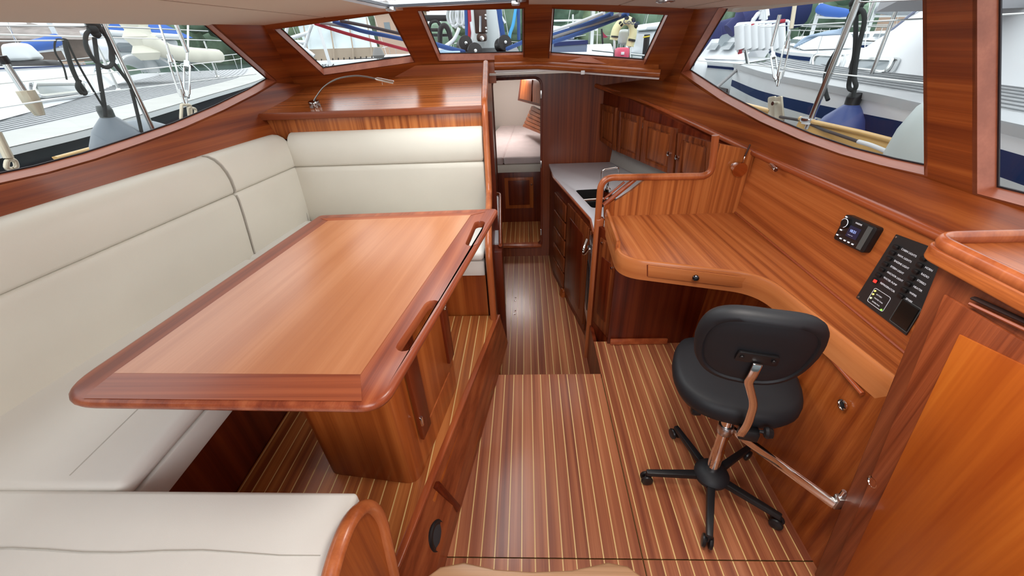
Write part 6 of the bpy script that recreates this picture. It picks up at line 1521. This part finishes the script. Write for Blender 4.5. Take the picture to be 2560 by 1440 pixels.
# ---- generic yachts further off, each its own thing
def yacht(label, x, y, rz, L, cover, stripe, mast_h=9.5):
    t = thing('moored_yacht', label, 'yacht', (x, y, WL_), rz)
    n = 9; vs, fs = [], []
    for i in range(n):
        u = i/(n-1); w = .16*L*(sin(pi*min(1, .18+u*.82))**.7) if u < 1 else .01; w = max(w, .02); yy = (u-.5)*L
        if u == 0: w = .12*L
        sh = 1.25+.25*(u**2)
        vs += [(-w*.25, yy, -.2), (-w, yy, sh*.45), (-w*1.02, yy, sh), (w*1.02, yy, sh), (w, yy, sh*.45), (w*.25, yy, -.2)]
    for i in range(n-1):
        for k in range(6): fs.append((i*6+k, i*6+(k+1) % 6, (i+1)*6+(k+1) % 6, (i+1)*6+k))
    fs.append(tuple(range(6))); fs.append(tuple((n-1)*6+k for k in range(6)))
    mesh('hull', vs, fs, WHB, t, smooth=True, ang=30)
    sv, sf_ = [], []
    for i in range(n):
        for s in (-1, 1):
            p = vs[i*6+(2 if s < 0 else 3)]; sv += [(p[0]*1.01, p[1], p[2]-.22), (p[0]*1.012, p[1], p[2]-.10)]
    for i in range(n-1):
        for s in (0, 2): sf_.append((i*4+s, i*4+s+1, (i+1)*4+s+1, (i+1)*4+s))
    mesh('hull_stripe', sv, sf_, stripe, t)
    w = .10*L
    cab = mesh('cabin', [(-w, -.18*L, 1.3), (w, -.18*L, 1.3), (w*.6, .22*L, 1.45), (-w*.6, .22*L, 1.45), (-w*.8, -.16*L, 1.75), (w*.8, -.16*L, 1.75), (w*.4, .14*L, 1.7), (-w*.4, .14*L, 1.7)], HEX, WHB, t, bev=.05)
    for s in (-1, 1):
        for k in range(3):
            yy = -.12*L+k*.09*L; xx = s*(w*(.95-.11*k)); mesh('port_light', [(xx*.985, yy, 1.5), (xx*.96, yy+.055*L, 1.5), (xx*.91, yy+.055*L, 1.62), (xx*.94, yy, 1.62), (xx*1.02, yy, 1.5), (xx*.99, yy+.055*L, 1.5), (xx*.95, yy+.055*L, 1.63), (xx*.98, yy, 1.63)], HEX, TINT, t)
    tube('mast', [(0, .06*L, 1.5), (0, .06*L, mast_h)], .075, plainw, t, 8)
    tube('boom', [(0, .05*L, 2.35), (0, -.30*L, 2.25)], .05, plainw, t, 8)
    tube('sail_cover', [(0, .05*L, 2.62), (0, -.05*L, 2.50), (0, -.2*L, 2.40), (0, -.30*L, 2.34)], [.17, .17, .14, .08], cover, t, 10)
    for s in (-1, 1):
        tube('shroud', [(s*.145*L, .04*L, 1.4), (0, .06*L, mast_h*.95)], .012, SST, t, 4)
    tube('forestay', [(0, .49*L, 1.5), (0, .06*L, mast_h*.97)], .02, SST, t, 4); tube('backstay', [(0, -.49*L, 1.3), (0, .06*L, mast_h*.97)], .012, SST, t, 4)
    for s in (-1, 1):
        tube('guard_rail', [(s*.12*L, -.48*L, 1.9), (s*.16*L, -.1*L, 1.95), (s*.12*L, .3*L, 2.0), (s*.02*L, .5*L, 2.1)], .015, SST, t, 5)
        for k in range(5): yy = (-.45+.2*k)*L; tube('stanchion', [(s*.14*L, yy, 1.3), (s*.14*L, yy, 1.93)], .012, SST, t, 5)
    return t
plainw = plain('alloy_spar', (.68, .70, .70), .35)
GRC = plain('grey_sail_cover', (.3, .32, .34), .8); REDC = plain('maroon_sail_cover', (.25, .03, .05), .8); GRNC = plain('green_sail_cover', (.04, .16, .10), .8)
YA = [('yacht with blue sail cover far off through the left window', -15.5, 15, .45, 8.5, BLUC, NAVY), ('yacht with grey sail cover far off through the left window', -26, 22, -.1, 10, GRC, DKH),
      ('yacht with cream sail cover at the forward end of the left window', -13.5, 25, .1, 9, CREAM, NAVY), ('yacht with maroon sail cover seen through the left pane', -8, 22, .1, 9, REDC, ROPR),
      ('yacht with navy sail cover seen behind the mast', -1.8, 19, .1, 9, NAVC, NAVY), ('yacht with cream sail cover seen through the right pane', 3.0, 21, -.1, 9, CREAM, BLUC),
      ('yacht with green sail cover seen through the right pane', 7.5, 25, .1, 9, GRNC, GRNC), ('yacht with blue sail cover beyond the starboard window', 11.5, 19, -.2, 8.5, BLUC, NAVY),
      ('yacht with grey sail cover beyond the starboard window', 17.5, 24, .2, 10, GRC, NAVY), ('yacht with cream sail cover furthest right beyond the starboard window', 16.5, 13.5, -.3, 8, CREAM, NAVY)]
for a in YA: yacht(*a)
# far shore
rnd = random.Random(7)
def hillmesh(name, pts, mat, label):
    vs, fs = [], []
    for i, (x, y, h) in enumerate(pts): vs += [(x, y, WL_-.5), (x*1.0, y, h*.55), (x*1.08, y*1.08, h), (x*1.3, y*1.3, h*.9)]
    for i in range(len(pts)-1):
        for k in range(3): fs.append((i*4+k, (i+1)*4+k, (i+1)*4+k+1, i*4+k+1))
    return struct(mesh(name, vs, fs, mat, None, smooth=True, ang=180), label)
hillmesh('hill', [(110*sin(t), 110*cos(t), 6.5+1.5*sin(7*t)+rnd.random()) for t in [-1.35+k*.06 for k in range(48)]], GRN, 'low wooded hill along the far shore')
def tree(label, x, y, h, w, mat):
    t = thing('tree', label, 'tree', (x, y, WL_))
    vs, fs = [], []
    parts = []
    for k in range(9):
        a = rnd.random()*2*pi; r = w*.33*rnd.random(); c = V((r*cos(a), r*sin(a), h*(.35+.5*rnd.random()))); s = w*(.28+.16*rnd.random())
        prof = [(s*sin(pi*j/5)*(1+.15*rnd.uniform(-1, 1)), -s*cos(pi*j/5)*.9) for j in range(6)]
        parts.append(lathe_vf(prof, 9, c, V((rnd.uniform(-.3, .3), rnd.uniform(-.3, .3), 1))))
    multi('crown', parts, mat, t, ang=180); tube('trunk', [(0, 0, 0), (0, 0, h*.5)], w*.06, BRK, t, 6)
TL = [('behind the left window nearest the pillar', -52, 88), ('right of the first at the left window', -44, 90), ('tallest above the left window end', -60, 80), ('above the left pane', -30, 92), ('behind the mast on its left', -9, 95), ('behind the mast on its right', -2, 96), ('left in the right pane', 7, 95), ('centre of the right pane', 15, 95), ('right of the lifebuoy', 24, 93), ('right end of the right pane', 31, 90), ('at the tip of the starboard window', 42, 88), ('over the lower navy sail cover', 52, 84), ('over the emblem sail cover', 62, 78), ('right of the rack at starboard', 72, 68)]
for i, (lb, x, y) in enumerate(TL): tree('shore tree '+lb, x, y, 9+rnd.random()*2, 11, GRN2 if i % 3 == 1 else GRN)
for lb, x, y, c in (('red roofed shore house behind the starboard window', 58, 72, ROPR), ('red roofed shore house behind the left pane', -22, 86, ROPR), ('red roofed shore house behind the left window', -66, 60, REDC)):
    t = thing('house', lb, 'house', (x, y, WL_)); box('wall', (-4, 4), (-3, 3), (0, 7), plain('house_render_'+str(int(x)), (.6, .42, .32), .8), t, bev=0)
    mesh('roof', [(-4.5, -3.5, 7), (4.5, -3.5, 7), (4.5, 3.5, 7), (-4.5, 3.5, 7), (-4.5, 0, 10), (4.5, 0, 10)], [(0, 1, 5, 4), (2, 3, 4, 5), (0, 4, 3), (1, 2, 5), (3, 2, 1, 0)], plain('roof_tiles_'+str(int(x)), (.42, .12, .07), .8), t)
    for k in (-2, 0, 2): box('window', (k-.5, k+.5), (-3.06, -3), (4, 5.4), TINT, t, bev=0)

dg_ = bpy.context.evaluated_depsgraph_get()
for o in [o for o in bpy.data.objects if o.type == 'FONT']:
    me = bpy.data.meshes.new_from_object(o.evaluated_get(dg_)); nm, par, mw = o.name, o.parent, o.matrix_world.copy()
    mb_l = o.matrix_basis.copy(); bpy.data.objects.remove(o)
    no = bpy.data.objects.new(nm, me); col.objects.link(no); no.parent = par; no.matrix_basis = mb_l
